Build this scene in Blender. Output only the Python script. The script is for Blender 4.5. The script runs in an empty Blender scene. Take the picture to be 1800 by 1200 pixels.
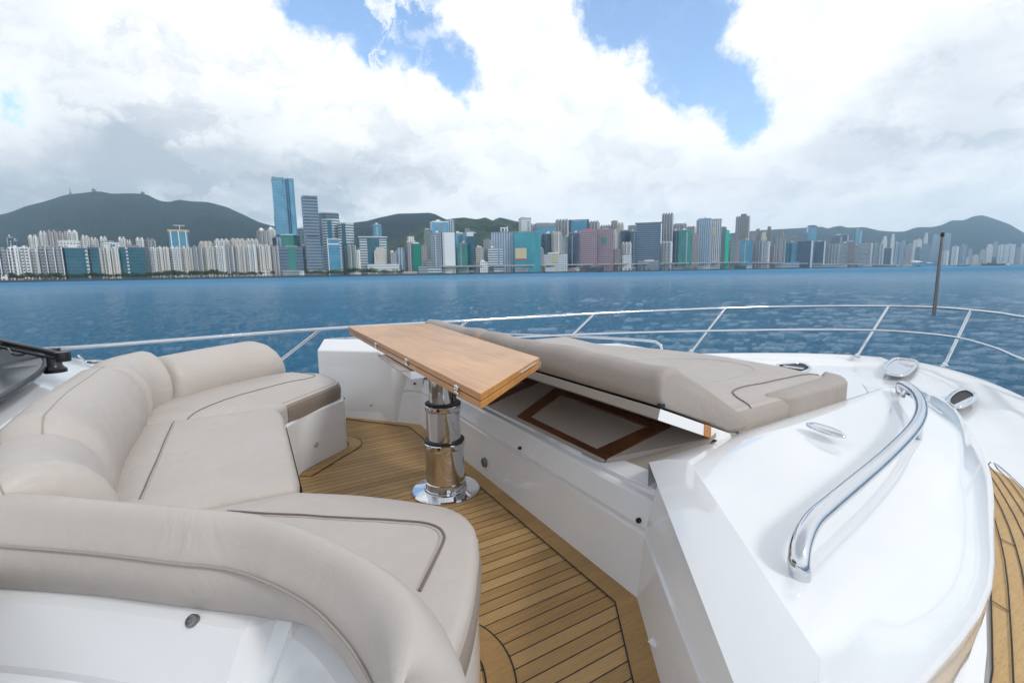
import bpy, bmesh, math, random
from mathutils import Vector, Matrix, noise
random.seed(7)
S = bpy.context.scene
R = math.radians
# ---------------------------------------------------------------- camera
FPX, EYE = 850.0, 1.0                       # focal length in photo pixels (1800 wide), eye height over the cockpit sole
PITCH, ROLL = math.atan(121/FPX), R(0.9)
cam_d = bpy.data.cameras.new('camera'); cam = bpy.data.objects.new('camera', cam_d)
S.collection.objects.link(cam); S.camera = cam
cam_d.sensor_width = 36; cam_d.lens = 36*FPX/1800; cam_d.clip_end = 60000; cam_d.clip_start = .02
fw = Vector((0, math.cos(PITCH), -math.sin(PITCH))); up0 = Vector((0, math.sin(PITCH), math.cos(PITCH))); rt0 = Vector((1, 0, 0))
rt = rt0*math.cos(ROLL) - up0*math.sin(ROLL); up = up0*math.cos(ROLL) + rt0*math.sin(ROLL)
cam.matrix_world = Matrix(((rt.x, up.x, -fw.x, 0), (rt.y, up.y, -fw.y, 0), (rt.z, up.z, -fw.z, EYE), (0, 0, 0, 1)))
S.view_settings.view_transform = 'Standard'; S.view_settings.look = 'None'
S.view_settings.exposure = 0.0; S.view_settings.gamma = 1
S.render.resolution_x, S.render.resolution_y = 1024, 682
S.cycles.max_bounces = 8; S.cycles.diffuse_bounces = 4; S.cycles.glossy_bounces = 5; S.cycles.volume_bounces = 1
S.cycles.use_denoising = True
SEA = -2.3
# ---------------------------------------------------------------- node helpers
class NT:
    def __init__(s, t): s.t = t; t.nodes.clear()
    def n(s, typ, **kw):
        nd = s.t.nodes.new(typ); ins = kw.pop('i', {})
        for k, v in kw.items(): setattr(nd, k, v)
        for k, v in ins.items(): s.set(nd, k, v)
        return nd
    def set(s, nd, k, v):
        sock = nd.inputs[k]
        if isinstance(v, bpy.types.NodeSocket): s.t.links.new(v, sock)
        elif isinstance(v, bpy.types.Node): s.t.links.new(v.outputs[0], sock)
        else:
            if sock.type == 'RGBA' and len(v) == 3: v = (*v, 1)
            sock.default_value = v
    def m(s, op, a, b=None, c=None, clamp=False):
        nd = s.t.nodes.new('ShaderNodeMath'); nd.operation = op; nd.use_clamp = clamp
        for k, v in enumerate((a, b, c)):
            if v is not None: s.set(nd, k, v)
        return nd.outputs[0]
    def vm(s, op, a, b=None):
        nd = s.t.nodes.new('ShaderNodeVectorMath'); nd.operation = op
        s.set(nd, 0, a)
        if b is not None: s.set(nd, 1, b)
        return nd.outputs['Value'] if op in ('DISTANCE', 'LENGTH', 'DOT_PRODUCT') else nd.outputs[0]
    def mix(s, f, a, b):
        nd = s.t.nodes.new('ShaderNodeMix'); nd.data_type = 'RGBA'; s.set(nd, 0, f); s.set(nd, 6, a); s.set(nd, 7, b)
        return nd.outputs[2]
    def mr(s, v, a, b, c=0., d=1., smooth=False):
        nd = s.t.nodes.new('ShaderNodeMapRange'); nd.interpolation_type = 'SMOOTHSTEP' if smooth else 'LINEAR'
        for k, x in enumerate((v, a, b, c, d)): s.set(nd, k, x)
        return nd.outputs[0]
    def noise(s, vec, scale, detail=3, rough=.5, dist=0.):
        nd = s.t.nodes.new('ShaderNodeTexNoise'); s.set(nd, 'Vector', vec)
        nd.inputs['Scale'].default_value = scale; nd.inputs['Detail'].default_value = detail
        nd.inputs['Roughness'].default_value = rough; nd.inputs['Distortion'].default_value = dist
        return nd.outputs['Fac']
    def link(s, a, b): s.t.links.new(a, b)
# ---------------------------------------------------------------- sky, clouds, sun
w = bpy.data.worlds.new('World'); S.world = w; w.use_nodes = True
SUN_AZ, SUN_EL = R(126), R(42)              # azimuth clockwise from +Y
def pxdir(x, y):                            # a viewing direction as (azimuth, elevation) in degrees
    d = fw*FPX + rt*(x-900) - up*(y-600)
    return math.degrees(math.atan2(d.x, d.y)), math.degrees(math.atan2(d.z, math.hypot(d.x, d.y)))
def build_sky():
    g = NT(w.node_tree)
    tc = g.n('ShaderNodeTexCoord'); d = tc.outputs['Generated']
    sep = g.n('ShaderNodeSeparateXYZ', i={0: g.vm('NORMALIZE', d)})
    X, Y, Z = sep.outputs
    az = g.m('MULTIPLY', g.m('ARCTAN2', X, Y), 57.2958)
    el = g.m('MULTIPLY', g.m('ARCSINE', Z), 57.2958)
    v = g.n('ShaderNodeCombineXYZ', i={0: az, 1: el, 2: 0.}).outputs[0]
    # break up the outline of the openings
    n1 = g.n('ShaderNodeTexNoise', i={'Vector': v, 'Scale': .30, 'Detail': 9., 'Roughness': .62}).outputs['Color']
    off = g.vm('MULTIPLY', g.vm('SUBTRACT', n1, (.5, .5, .5)), (7.5, 7.5, 0))
    vv = g.vm('ADD', v, off)
    gaps = [(540, 8, 2.0), (585, 30, 2.0), (625, 10, 2.6), (665, 62, 2.3), (705, 20, 2.3), (715, 92, 1.5), (745, 30, 1.2), (765, 105, 1.5), (800, 125, 1.7), (822, 148, .8),
            (1060, 5, 2.2), (1100, 40, 2.8), (1150, 20, 3.6), (1200, 45, 3.4), (1175, 90, 2.6), (1225, 95, 2.4), (1250, 140, 2.2), (1215, 125, 2.0),
            (1290, 165, 2.1), (1315, 195, 1.9), (1300, 225, 1.2), (1180, 150, 1.0), (1258, 18, 1.4), (15, 190, .35), (1195, 178, .6)]
    f = None
    for x, y, r in gaps:
        a, e = pxdir(x, y)
        c = g.m('SUBTRACT', g.vm('DISTANCE', vv, (a, e, 0)), r*1.0)
        f = c if f is None else g.n('ShaderNodeMath', operation='SMOOTH_MIN', i={0: f, 1: c, 2: 1.2}).outputs[0]
    cloud = g.mr(f, -.6, 1.5, 0, 1, True)
    # wisps inside the upper-left opening
    a, e = pxdir(690, 40)
    wis = g.m('MULTIPLY', g.mr(g.noise(vv, .22, 7, .62, .8), .47, .64, 0, .85, True), g.mr(g.vm('DISTANCE', v, (a, e, 0)), 4, 9, 1, 0.05, True))
    cloud = g.m('MAXIMUM', cloud, wis)
    # cloud brightness: broad grey undersides
    dist2 = g.vm('ADD', v, g.vm('MULTIPLY', g.vm('SUBTRACT', g.n('ShaderNodeTexNoise', i={'Vector': g.vm('MULTIPLY', v, (.7, 1.4, 1)), 'Scale': .10, 'Detail': 7., 'Roughness': .58}).outputs['Color'], (.5, .5, .5)), (30, 17, 0)))
    dark = None
    for x, y, rx, ry, k in [(60, 320, 26, 5, .50), (250, 300, 16, 4.5, .24), (650, 315, 12, 4.5, .34), (100, 180, 14, 7, .22), (1660, 200, 9, 7, .30), (1520, 290, 14, 3.5, .22), (1130, 345, 13, 2.6, .20), (560, 350, 10, 3, .2), (430, 260, 12, 5, .16), (1750, 90, 8, 6, .12), (1080, 290, 9, 3, .12), (1000, 210, 5, 4, .06), (0, 60, 8, 8, .1)]:
        a, e = pxdir(x, y)
        q = g.vm('LENGTH', g.vm('MULTIPLY', g.vm('SUBTRACT', dist2, (a, e, 0)), (1/rx, 1/ry, 0)))
        t = g.m('MULTIPLY', g.mr(q, .15, 1.25, 1, 0, True), k)
        dark = t if dark is None else g.m('ADD', dark, t)
    fine = g.noise(g.vm('ADD', g.vm('MULTIPLY', v, (.8, 1.5, 1)), off), .16, 9, .58, .4)
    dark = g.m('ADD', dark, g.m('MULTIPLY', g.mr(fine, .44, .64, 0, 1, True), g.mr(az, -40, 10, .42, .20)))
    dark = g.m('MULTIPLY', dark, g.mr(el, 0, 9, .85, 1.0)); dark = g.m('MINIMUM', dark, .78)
    # bright rim beside the openings
    dark = g.m('MULTIPLY', dark, g.mr(f, .3, 6, .25, 1, True))
    dark = g.m('ADD', dark, g.mr(el, 34, 62, 0, .62, True))  # unseen overhead clouds greyed to dim the light on the deck
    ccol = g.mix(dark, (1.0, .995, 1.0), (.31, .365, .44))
    sky = g.n('ShaderNodeTexSky', sky_type='NISHITA', sun_disc=False, sun_elevation=SUN_EL, sun_rotation=SUN_AZ, air_density=1.1, dust_density=1.2, ozone_density=2.2)
    bg1 = g.n('ShaderNodeBackground', i={'Color': g.vm('MULTIPLY', sky.outputs[0], (1.55, 1.62, 1.70)), 'Strength': .15})
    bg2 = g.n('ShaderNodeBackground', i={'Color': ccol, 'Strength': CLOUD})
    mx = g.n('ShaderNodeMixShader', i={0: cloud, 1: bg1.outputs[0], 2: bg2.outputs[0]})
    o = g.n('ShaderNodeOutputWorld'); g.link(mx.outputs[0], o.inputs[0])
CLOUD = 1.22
HAZE = 9.5e-5
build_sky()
sun_d = bpy.data.lights.new('sun', 'SUN'); sun = bpy.data.objects.new('sun', sun_d); S.collection.objects.link(sun)
sun_d.energy = 1.6; sun_d.angle = R(10); sun_d.color = (1, .96, .9)
sv = Vector((math.sin(SUN_AZ)*math.cos(SUN_EL), math.cos(SUN_AZ)*math.cos(SUN_EL), math.sin(SUN_EL)))
sun.rotation_euler = sv.to_track_quat('Z', 'Y').to_euler(); sun.location = (0, 0, 50)
# ---------------------------------------------------------------- frames of reference
BROT = R(31); BX = Vector((math.cos(BROT), math.sin(BROT), 0)); BY = Vector((-math.sin(BROT), math.cos(BROT), 0)); BO = Vector((-.30, 2.22, 0))
def W(s, t, z=0.): return BO + BX*s + BY*t + Vector((0, 0, z))        # boat frame: s towards the bow, t to port, z over the sole
def at(x, y, z):                             # boat-frame point seen at photo pixel (x, y) on the level z
    d = fw*FPX + rt*(x-900) - up*(y-600); k = (z-EYE)/d.z; P = Vector((0, 0, EYE)) + d*k - BO
    return (P.dot(BX), P.dot(BY), z)
def far(x, Y, z=SEA):                        # world point of photo column x at depth Y, level z
    return Vector(((x-900+ (0 if z else 0))/FPX*Y/1.0*1.0, Y, z))
def ztop(x, y, Y):                           # height seen at pixel (x, y) at depth Y
    d = fw*FPX + rt*(x-900) - up*(y-600); return EYE + d.z*Y/d.y
def xat(x, y, Y):
    d = fw*FPX + rt*(x-900) - up*(y-600); return d.x*Y/d.y
# ---------------------------------------------------------------- object helpers
C = S.collection.objects
BASE = {}
def empty(name, label, cat, base, group=None, boat=True):
    o = bpy.data.objects.new(name, None); C.link(o); o.empty_display_size = .1
    o.location = W(*base) if boat else base
    if boat: o.rotation_euler = (0, 0, BROT)
    o['label'] = label; o['category'] = cat
    if group: o['group'] = group
    BASE[o.name] = Vector(base); return o
def root_of(o):
    while o.parent: o = o.parent
    return o
def put(name, geo, mat, parent=None, label=None, cat=None, group=None, kind=None, base=None, boat=True, smooth=True, bev=0, seg=3, ang=35, sub=0):
    vs, fs = geo
    vs = [Vector(v) for v in vs]
    if parent is not None: b = BASE[root_of(parent).name]
    else:
        if base is None:
            n = len(vs); base = (sum(v.x for v in vs)/n, sum(v.y for v in vs)/n, min(v.z for v in vs))
        b = Vector(base)
    me = bpy.data.meshes.new(name); me.from_pydata([tuple(v-b) for v in vs], [], fs)
    bm = bmesh.new(); bm.from_mesh(me); bmesh.ops.remove_doubles(bm, verts=bm.verts, dist=2e-5); bmesh.ops.recalc_face_normals(bm, faces=bm.faces); bm.to_mesh(me); bm.free()
    for p in me.polygons: p.use_smooth = smooth
    if smooth and not sub: me.set_sharp_from_angle(angle=R(ang))
    o = bpy.data.objects.new(name, me); C.link(o)
    for m_ in (mat if isinstance(mat, (list, tuple)) else [mat]): me.materials.append(m_)
    if parent is not None:
        o.parent = parent
    else:
        BASE[o.name] = b
        o.location = W(*b) if boat else b
        if boat: o.rotation_euler = (0, 0, BROT)
    if bev:
        md = o.modifiers.new('bevel', 'BEVEL'); md.width = bev; md.segments = seg; md.limit_method = 'ANGLE'; md.angle_limit = R(ang); md.harden_normals = True
    if sub:
        md = o.modifiers.new('sub', 'SUBSURF'); md.levels = sub; md.render_levels = sub
    if label: o['label'] = label
    if cat: o['category'] = cat
    if group: o['group'] = group
    if kind: o['kind'] = kind
    return o
def join(*gs):
    V, F = [], []
    for vs, fs in gs:
        k = len(V); V += list(vs); F += [tuple(i+k for i in f) for f in fs]
    return V, F
def box(c, s, rz=0):
    cx, cy, cz = c; hx, hy, hz = s[0]/2, s[1]/2, s[2]/2; ca, sa = math.cos(rz), math.sin(rz)
    V = [(cx+x*ca-y*sa, cy+x*sa+y*ca, cz+z) for x in (-hx, hx) for y in (-hy, hy) for z in (-hz, hz)]
    return V, [(0, 1, 3, 2), (4, 6, 7, 5), (0, 4, 5, 1), (2, 3, 7, 6), (0, 2, 6, 4), (1, 5, 7, 3)]
def prism(poly, z0, z1, inset=0):
    n = len(poly)
    V = [(p[0], p[1], z0) for p in poly] + [(p[0], p[1], z1) for p in poly]
    return V, [tuple(range(n-1, -1, -1)), tuple(range(n, 2*n))] + [(i, (i+1) % n, n+(i+1) % n, n+i) for i in range(n)]
def cr(pts, n, closed=False):                # Catmull-Rom through points, n steps per span
    P = [Vector(p) for p in pts]; L = len(P); out = []
    rng = range(L if closed else L-1)
    for i in rng:
        a = P[(i-1) % L] if closed or i > 0 else P[0]*2-P[1]
        b, c = P[i], P[(i+1) % L]
        d = P[(i+2) % L] if closed or i+2 < L else P[-1]*2-P[-2]
        for k in range(n):
            t = k/n
            out.append(.5*((2*b)+(c-a)*t+(2*a-5*b+4*c-d)*t*t+(3*b-a-3*c+d)*t**3))
    if not closed: out.append(P[-1])
    return out
def tube(path, r, n=10, closed=False, flat=None, caps=True):
    P = [Vector(p) for p in path]; V, F = [], []; L = len(P)
    prev = None
    for i, p in enumerate(P):
        t = (P[(i+1) % L]-P[i-1]) if closed else (P[min(i+1, L-1)]-P[max(i-1, 0)])
        t.normalize()
        if prev is None:
            a = Vector((0, 0, 1)) if abs(t.z) < .9 else Vector((1, 0, 0)); u = t.cross(a).normalized()
        else:
            u = (prev - t*prev.dot(t)).normalized()
        prev = u; v = t.cross(u); rr = r[i] if isinstance(r, (list, tuple)) else r
        for k in range(n):
            a = 2*math.pi*k/n; V.append(p+u*(math.cos(a)*rr)+v*(math.sin(a)*rr*(flat or 1)))
    for i in range(L if closed else L-1):
        for k in range(n):
            F.append((i*n+k, i*n+(k+1) % n, ((i+1) % L)*n+(k+1) % n, ((i+1) % L)*n+k))
    if not closed and caps: F += [tuple(range(n-1, -1, -1)), tuple(range((L-1)*n, L*n))]
    return V, F
def lathe(prof, c=(0, 0, 0), n=40, sx=1, sy=1, rz=0):
    V, F = [], []; m_ = len(prof); ca, sa = math.cos(rz), math.sin(rz)
    for k in range(n):
        a = 2*math.pi*k/n
        for r_, z in prof:
            x, y = r_*math.cos(a)*sx, r_*math.sin(a)*sy
            V.append((c[0]+x*ca-y*sa, c[1]+x*sa+y*ca, c[2]+z))
    for k in range(n):
        for j in range(m_-1):
            F.append((k*m_+j, ((k+1) % n)*m_+j, ((k+1) % n)*m_+j+1, k*m_+j+1))
    if prof[0][0] > 1e-6: F.append(tuple(k*m_ for k in range(n-1, -1, -1)))
    if prof[-1][0] > 1e-6: F.append(tuple(k*m_+m_-1 for k in range(n)))
    return V, F
def grid(rows, cap0=False, cap1=False, closed=False):   # rows of equal length; closed joins last row to first
    n = len(rows[0]); V = [v for r_ in rows for v in r_]; F = []; L = len(rows)
    for i in range(L if closed else L-1):
        for k in range(n-1):
            F.append((i*n+k, i*n+k+1, ((i+1) % L)*n+k+1, ((i+1) % L)*n+k))
    if cap0: F.append(tuple(i*n for i in range(L)))
    if cap1: F.append(tuple(i*n+n-1 for i in range(L-1, -1, -1)))
    return V, F
def roundpoly(pts, rad, n=6):
    out = []; L = len(pts)
    for i, p in enumerate(pts):
        p = Vector((p[0], p[1])); a = Vector(pts[i-1][:2]); b = Vector(pts[(i+1) % L][:2])
        r_ = rad[i] if isinstance(rad, (list, tuple)) else rad
        u, v = (a-p), (b-p); lu, lv = u.length, v.length
        if r_ <= 0: out.append((p.x, p.y)); continue
        d = min(r_, lu*.48, lv*.48); q0 = p+u.normalized()*d; q1 = p+v.normalized()*d
        for k in range(n+1):
            t = k/n; q = q0*(1-t)**2+p*2*t*(1-t)+q1*t*t; out.append((q.x, q.y))
    return out
def area(p): return .5*sum(p[i-1][0]*p[i][1]-p[i][0]*p[i-1][1] for i in range(len(p)))
def inset(poly, d):
    L = len(poly); sg = 1 if area(poly) > 0 else -1; out = []
    for i in range(L):
        a, p, b = Vector(poly[i-1]), Vector(poly[i]), Vector(poly[(i+1) % L])
        u, v = (p-a), (b-p)
        if u.length < 1e-7: u = v
        if v.length < 1e-7: v = u
        u.normalize(); v.normalize(); n1 = Vector((-u.y, u.x))*sg; n2 = Vector((-v.y, v.x))*sg
        m_ = n1+n2; m_ = m_.normalized() if m_.length > 1e-6 else n1
        out.append(tuple(p+m_*(d/max(.5, m_.dot(n1)))))
    out = [Vector(v) for v in out]
    for _ in range(12):
        bad = 0
        for i in range(L):
            j = (i+1) % L; e = Vector(poly[j])-Vector(poly[i])
            if (out[j]-out[i]).dot(e) < 0: m_ = (out[i]+out[j])/2; out[i] = m_.copy(); out[j] = m_.copy(); bad = 1
        if not bad: break
    return [tuple(v) for v in out]
def dedupe(poly, e=.004):
    out = [poly[0]]
    for p in poly[1:]:
        if (Vector(p)-Vector(out[-1])).length > e: out.append(p)
    if (Vector(out[0])-Vector(out[-1])).length < e: out.pop()
    return out
from mathutils.geometry import delaunay_2d_cdt
def cushion(poly, z0, z1, r=.03, crown=.010, wr=.0018):
    poly = dedupe(poly); rings = []
    if area(poly) < 0: poly = poly[::-1]
    st = [(.008, z0), (0, z0+.008)] + [(r*(1-math.cos(a)), z1-r+r*math.sin(a)) for a in (0, R(22), R(45), R(67), R(84))]
    for d, z in st: rings.append([(x, y, z) for x, y in inset(poly, d)])
    n = len(poly); V = [v for q in rings for v in q]; F = []
    for i in range(len(rings)-1):
        for k in range(n): F.append((i*n+k, i*n+(k+1) % n, (i+1)*n+(k+1) % n, (i+1)*n+k))
    F.append(tuple(range(n-1, -1, -1)))
    top = rings[-1]; edge = [Vector((x, y)) for x, y, z in top]; uq = dedupe([tuple(v) for v in edge], .0015); eq = [Vector(v) for v in uq]
    def dist(p):
        best = 9
        for i in range(len(eq)):
            a, b_ = eq[i-1], eq[i]; e = b_-a; t = max(0, min(1, (p-a).dot(e)/max(1e-9, e.dot(e)))); best = min(best, (a+e*t-p).length)
        return best
    def inside(p):
        c_ = False
        for i in range(len(eq)):
            a, b_ = eq[i-1], eq[i]
            if (a.y > p.y) != (b_.y > p.y) and p.x < (b_.x-a.x)*(p.y-a.y)/(b_.y-a.y)+a.x: c_ = not c_
        return c_
    x0, x1 = min(v.x for v in eq), max(v.x for v in eq); y0, y1 = min(v.y for v in eq), max(v.y for v in eq); sp = max(.022, math.sqrt((x1-x0)*(y1-y0))/34)
    pts = list(eq); y = y0; j = 0
    while y < y1:
        x = x0+(sp/2 if j % 2 else 0)
        while x < x1:
            p = Vector((x, y))
            if inside(p) and dist(p) > sp*.45: pts.append(p)
            x += sp
        y += sp*.87; j += 1
    m_ = len(eq); vv, ee, ff, *_ = delaunay_2d_cdt(pts, [(i, (i+1) % m_) for i in range(m_)], [], 1, 1e-5)
    k = len(V)
    for p in vv:
        d = dist(p); u = min(1, d/.11); z = z1-r+r*math.sin(R(84))+crown*(u*(2-u))
        z += wr*noise.noise(Vector((p.x*7, p.y*7, z1*9)))*u*2+wr*.7*noise.noise(Vector((p.x*19, p.y*19, 3)))*u
        V.append((p.x, p.y, z))
    F += [tuple(i+k for i in f) for f in ff]
    return V, F
# ---------------------------------------------------------------- materials
MATS = {}
def pmat(name, col=None, rough=.5, metal=0, build=None, **kw):
    m_ = bpy.data.materials.new(name); m_.use_nodes = True; g = NT(m_.node_tree)
    b = g.n('ShaderNodeBsdfPrincipled'); o = g.n('ShaderNodeOutputMaterial'); g.link(b.outputs[0], o.inputs[0])
    if col is not None: b.inputs['Base Color'].default_value = (*col, 1)
    b.inputs['Roughness'].default_value = rough; b.inputs['Metallic'].default_value = metal
    for k, v in kw.items(): b.inputs[k.replace('_', ' ')].default_value = v
    if build: build(g, b)
    MATS[name] = m_; return m_
def obj_co(g): return g.n('ShaderNodeTexCoord').outputs['Object']
def bump(g, b, h, strength, dist):
    bp_ = g.n('ShaderNodeBump', i={'Height': h, 'Strength': strength, 'Distance': dist}); g.link(bp_.outputs[0], b.inputs['Normal'])
def gel(g, b):
    c = obj_co(g); n_ = g.noise(c, 2.2, 4, .6); m2 = g.noise(c, 35, 3, .6)
    g.link(g.mix(g.mr(n_, .35, .7), (.775, .785, .805), (.735, .75, .775)), b.inputs['Base Color'])
    g.link(g.mr(m2, .3, .7, .05, .11), b.inputs['Roughness'])
    bump(g, b, g.noise(c, 5, 2), .06, .01)
pmat('gelcoat', rough=.12, build=gel, Coat_Weight=.4, Coat_Roughness=.04)
def nonskid(g, b):
    c = obj_co(g); g.link(g.mix(g.noise(c, 3, 4), (.80, .81, .84), (.74, .76, .80)), b.inputs['Base Color']); bump(g, b, g.noise(c, 300, 1), .25, .001)
pmat('deck_white', rough=.35, build=nonskid)
def leather(c0, c1):
    def f(g, b):
        c = obj_co(g); n_ = g.noise(c, 3.1, 5, .6)
        g.link(g.mix(g.mr(n_, .3, .72), c0, c1), b.inputs['Base Color'])
        vo = g.n('ShaderNodeTexVoronoi', i={'Vector': c, 'Scale': 420.}).outputs['Distance']
        wr = g.noise(c, 7, 3, .55, 1.2)
        h = g.m('ADD', g.m('MULTIPLY', vo, .12), g.m('MULTIPLY', wr, 2.4))
        bump(g, b, h, .35, .006)
        g.link(g.mr(g.noise(c, 18, 3), .3, .7, .42, .55), b.inputs['Roughness'])
    return f
pmat('vinyl_cream', build=leather((.50, .455, .422), (.465, .42, .388)), Specular_IOR_Level=.4)
pmat('vinyl_taupe', build=leather((.36, .315, .285), (.33, .285, .255)), Specular_IOR_Level=.4)
pmat('vinyl_pad', build=leather((.45, .40, .37), (.41, .365, .335)), Specular_IOR_Level=.4)
pmat('vinyl_dark', build=leather((.25, .205, .17), (.22, .18, .15)), Specular_IOR_Level=.4)
pmat('piping', (.16, .125, .11), .5)
pmat('piping_light', (.42, .375, .34), .5); pmat('thread', (.66, .62, .57), .6); pmat('seam_tone', (.34, .295, .265), .55)
def teak(cw, sp, c0, c1, c2, axis=1, off=0.):
    def f(g, b):
        c = obj_co(g); sep = g.n('ShaderNodeSeparateXYZ', i={0: c}); a, l = (sep.outputs[1], sep.outputs[0]) if axis else (sep.outputs[0], sep.outputs[1])
        q = g.m('DIVIDE', g.m('ADD', a, off), sp); fr = g.m('FRACT', q); idp = g.m('FLOOR', q)
        caulk = g.m('LESS_THAN', fr, cw/sp)
        # butt joints staggered per plank
        rnd = g.n('ShaderNodeTexWhiteNoise', noise_dimensions='1D', i={'W': idp}).outputs['Value']
        jl = g.m('FRACT', g.m('ADD', g.m('DIVIDE', l, 1.9), g.m('MULTIPLY', rnd, 3.7)))
        gv = g.n('ShaderNodeCombineXYZ', i={0: g.m('MULTIPLY', l, 1.6), 1: g.m('MULTIPLY', a, 26.), 2: g.m('MULTIPLY', rnd, 9.)}).outputs[0]
        gr = g.noise(gv, 2.4, 6, .62, .6); pore = g.noise(g.vm('MULTIPLY', gv, (6, 5, 1)), 4, 3, .7)
        base = g.mix(g.mr(gr, .3, .7), c0, c1)
        base = g.mix(g.m('MULTIPLY', g.mr(rnd, 0, 1), .75), base, c2)
        base = g.mix(g.m('MULTIPLY', g.mr(pore, .52, .66), .45), base, tuple(x*.45 for x in c0))
        stain = g.noise(c, 2.2, 5, .65); base = g.mix(g.mr(stain, .5, .78, 0, .45), base, tuple(x*.62 for x in c1))
        g.link(g.mix(caulk, base, (.012, .010, .009)), b.inputs['Base Color'])
        h = g.m('SUBTRACT', g.m('MULTIPLY', pore, .15), caulk); bump(g, b, h, .5, .002)
        g.link(g.mr(pore, .3, .7, .5, .7), b.inputs['Roughness'])
    return f
TD = ((.41, .245, .092), (.30, .172, .062), (.52, .335, .145))
pmat('teak_deck', build=teak(.0038, .044, *TD, off=.012))
pmat('teak_plain', build=teak(0., .5, *TD, off=.23))
pmat('teak_side', build=teak(.006, .062, (.56, .36, .16), (.46, .29, .12), (.62, .42, .21)))
pmat('teak_side_plain', build=teak(0., .5, (.56, .36, .16), (.46, .29, .12), (.62, .42, .21)))
pmat('caulk', (.014, .012, .011), .6)
def wood(c0, c1, ax=1, sc=1., rough=.3):
    def f(g, b):
        c = obj_co(g); sep = g.n('ShaderNodeSeparateXYZ', i={0: c}); xs = list(sep.outputs)
        l, a = (xs[1], xs[0]) if ax else (xs[0], xs[1])
        gv = g.n('ShaderNodeCombineXYZ', i={0: g.m('MULTIPLY', l, 1.2*sc), 1: g.m('MULTIPLY', a, 14.*sc), 2: g.m('MULTIPLY', xs[2], 9.)}).outputs[0]
        gr = g.noise(gv, 2.2, 7, .6, 1.6); lf = g.noise(g.vm('MULTIPLY', c, (1, .6, 1)), 5., 4, .55)
        strip = g.n('ShaderNodeTexWhiteNoise', noise_dimensions='1D', i={'W': g.m('FLOOR', g.m('MULTIPLY', a, 13.))}).outputs['Value']
        k = g.m('ADD', g.m('ADD', g.m('MULTIPLY', gr, .6), g.m('MULTIPLY', lf, .55)), g.m('MULTIPLY', strip, .12))
        pz = g.noise(g.vm('MULTIPLY', gv, (3, 9, 1)), 3, 3, .7); col = g.mix(g.mr(k, .48, .80), c0, c1); g.link(g.mix(g.m('MULTIPLY', g.mr(pz, .55, .68), .35), col, tuple(v*.5 for v in c1)), b.inputs['Base Color'])
    return f
pmat('table_wood', rough=.32, build=wood((.66, .33, .10), (.42, .175, .042)), Coat_Weight=.25, Coat_Roughness=.15)
pmat('table_edge', rough=.3, build=wood((.60, .28, .075), (.42, .17, .04), sc=1.4), Coat_Weight=.4, Coat_Roughness=.12)
pmat('mahogany', rough=.22, build=wood((.12, .040, .014), (.065, .020, .008)), Coat_Weight=.5, Coat_Roughness=.08)
def steel(g, b):
    c = obj_co(g); g.link(g.mr(g.noise(c, 30, 3), .3, .7, .03, .09), b.inputs['Roughness'])
pmat('steel', (.66, .67, .70), .05, 1, build=steel)
pmat('black_rubber', (.012, .012, .014), .45)
pmat('dark_hole', (.01, .01, .012), .6)
def screen(g, b):
    c = obj_co(g); n_ = g.noise(c, 3.5, 5, .6, .8)
    g.link(g.mix(g.mr(n_, .4, .65), (.018, .026, .032), (.05, .066, .075)), b.inputs['Base Color'])
pmat('dark_screen', rough=.22, build=screen)
pmat('hatch_glass', (.36, .325, .30), .16)
pmat('recess_lining', (.33, .295, .265), .35)
pmat('black_plastic', (.012, .013, .016), .3)
M = MATS
# ================================================================ the yacht
yacht = empty('yacht', 'white motor yacht with taupe lounge, teak decks and steel rails, filling the foreground', 'yacht', (0, 0, 0))
Y = yacht
# ---- hull and weather deck
HB = [(-7, 2.62), (-5, 2.62), (-3, 2.58), (-1.5, 2.50), (0, 2.32), (1, 2.12), (2, 1.80), (2.8, 1.46), (3.4, 1.14), (3.9, .80), (4.2, .52), (4.38, .28), (4.44, .10)]
def halfbeam(s):
    for (a, p), (b_, q) in zip(HB, HB[1:]):
        if a <= s <= b_: return p+(q-p)*(s-a)/(b_-a)
    return HB[0][1] if s < HB[0][0] else .02
T0 = -.09
st = [p for p in cr([(a, b_, 0) for a, b_ in HB], 8)]
def deckz(s, t, w_):
    e = abs(t)/max(w_, .05)
    z = .035 + .05*min(1, max(0, (s-1.6)/1.6))
    lip = max(0, (abs(t)-(w_-.36))/.36); z += (.15-z)*min(1, lip)**1.6
    return z
rows = []
for side in (1, -1):
    for k in range(0, 1): pass
TT = [-1, -.975, -.94, -.9, -.86, -.8, -.72, -.64, -.5, -.25, 0, .25, .5, .64, .72, .8, .86, .9, .94, .975, 1]
for p in st:
    s, w_ = p.x, max(p.y, .03); r_ = []
    prof = [(-.55, SEA-.6), (-.30, SEA+.3), (-.16, -1.0), (-.06, -.35), (-.012, .05), (0, .115), (.004, .135), (0, .148)]
    ks = min(1, max(0, (s+2)/6.4))
    for d, z in prof: r_.append((s + d*ks*1.2, (w_+d*(.35+ks*.55) if w_+d*(.35+ks*.55) > .01 else .01)+T0, z))
    tl = [w_*u for u in TT[::-1]]
    r_[-1] = (s, w_-.006+T0, .152)
    for t in tl[1:-1]: r_.append((s, t+T0, deckz(s, t, w_)))
    r_.append((s, -(w_-.006)+T0, .152))
    for d, z in prof[::-1][1:]: r_.append((s + d*ks*1.2, -(max(.01, w_+d*(.35+ks*.55)))+T0, z))
    rows.append(r_)
hv, hf = grid(rows)
def in_well(f):
    c_ = sum((Vector(hv[i]) for i in f), Vector())/4; return -1.75 < c_.x < .75 and abs(c_.y) < (1.7 if c_.x < 0 else 1.3) and c_.z > -.3
hf = [f for f in hf if not in_well(f)]
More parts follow.
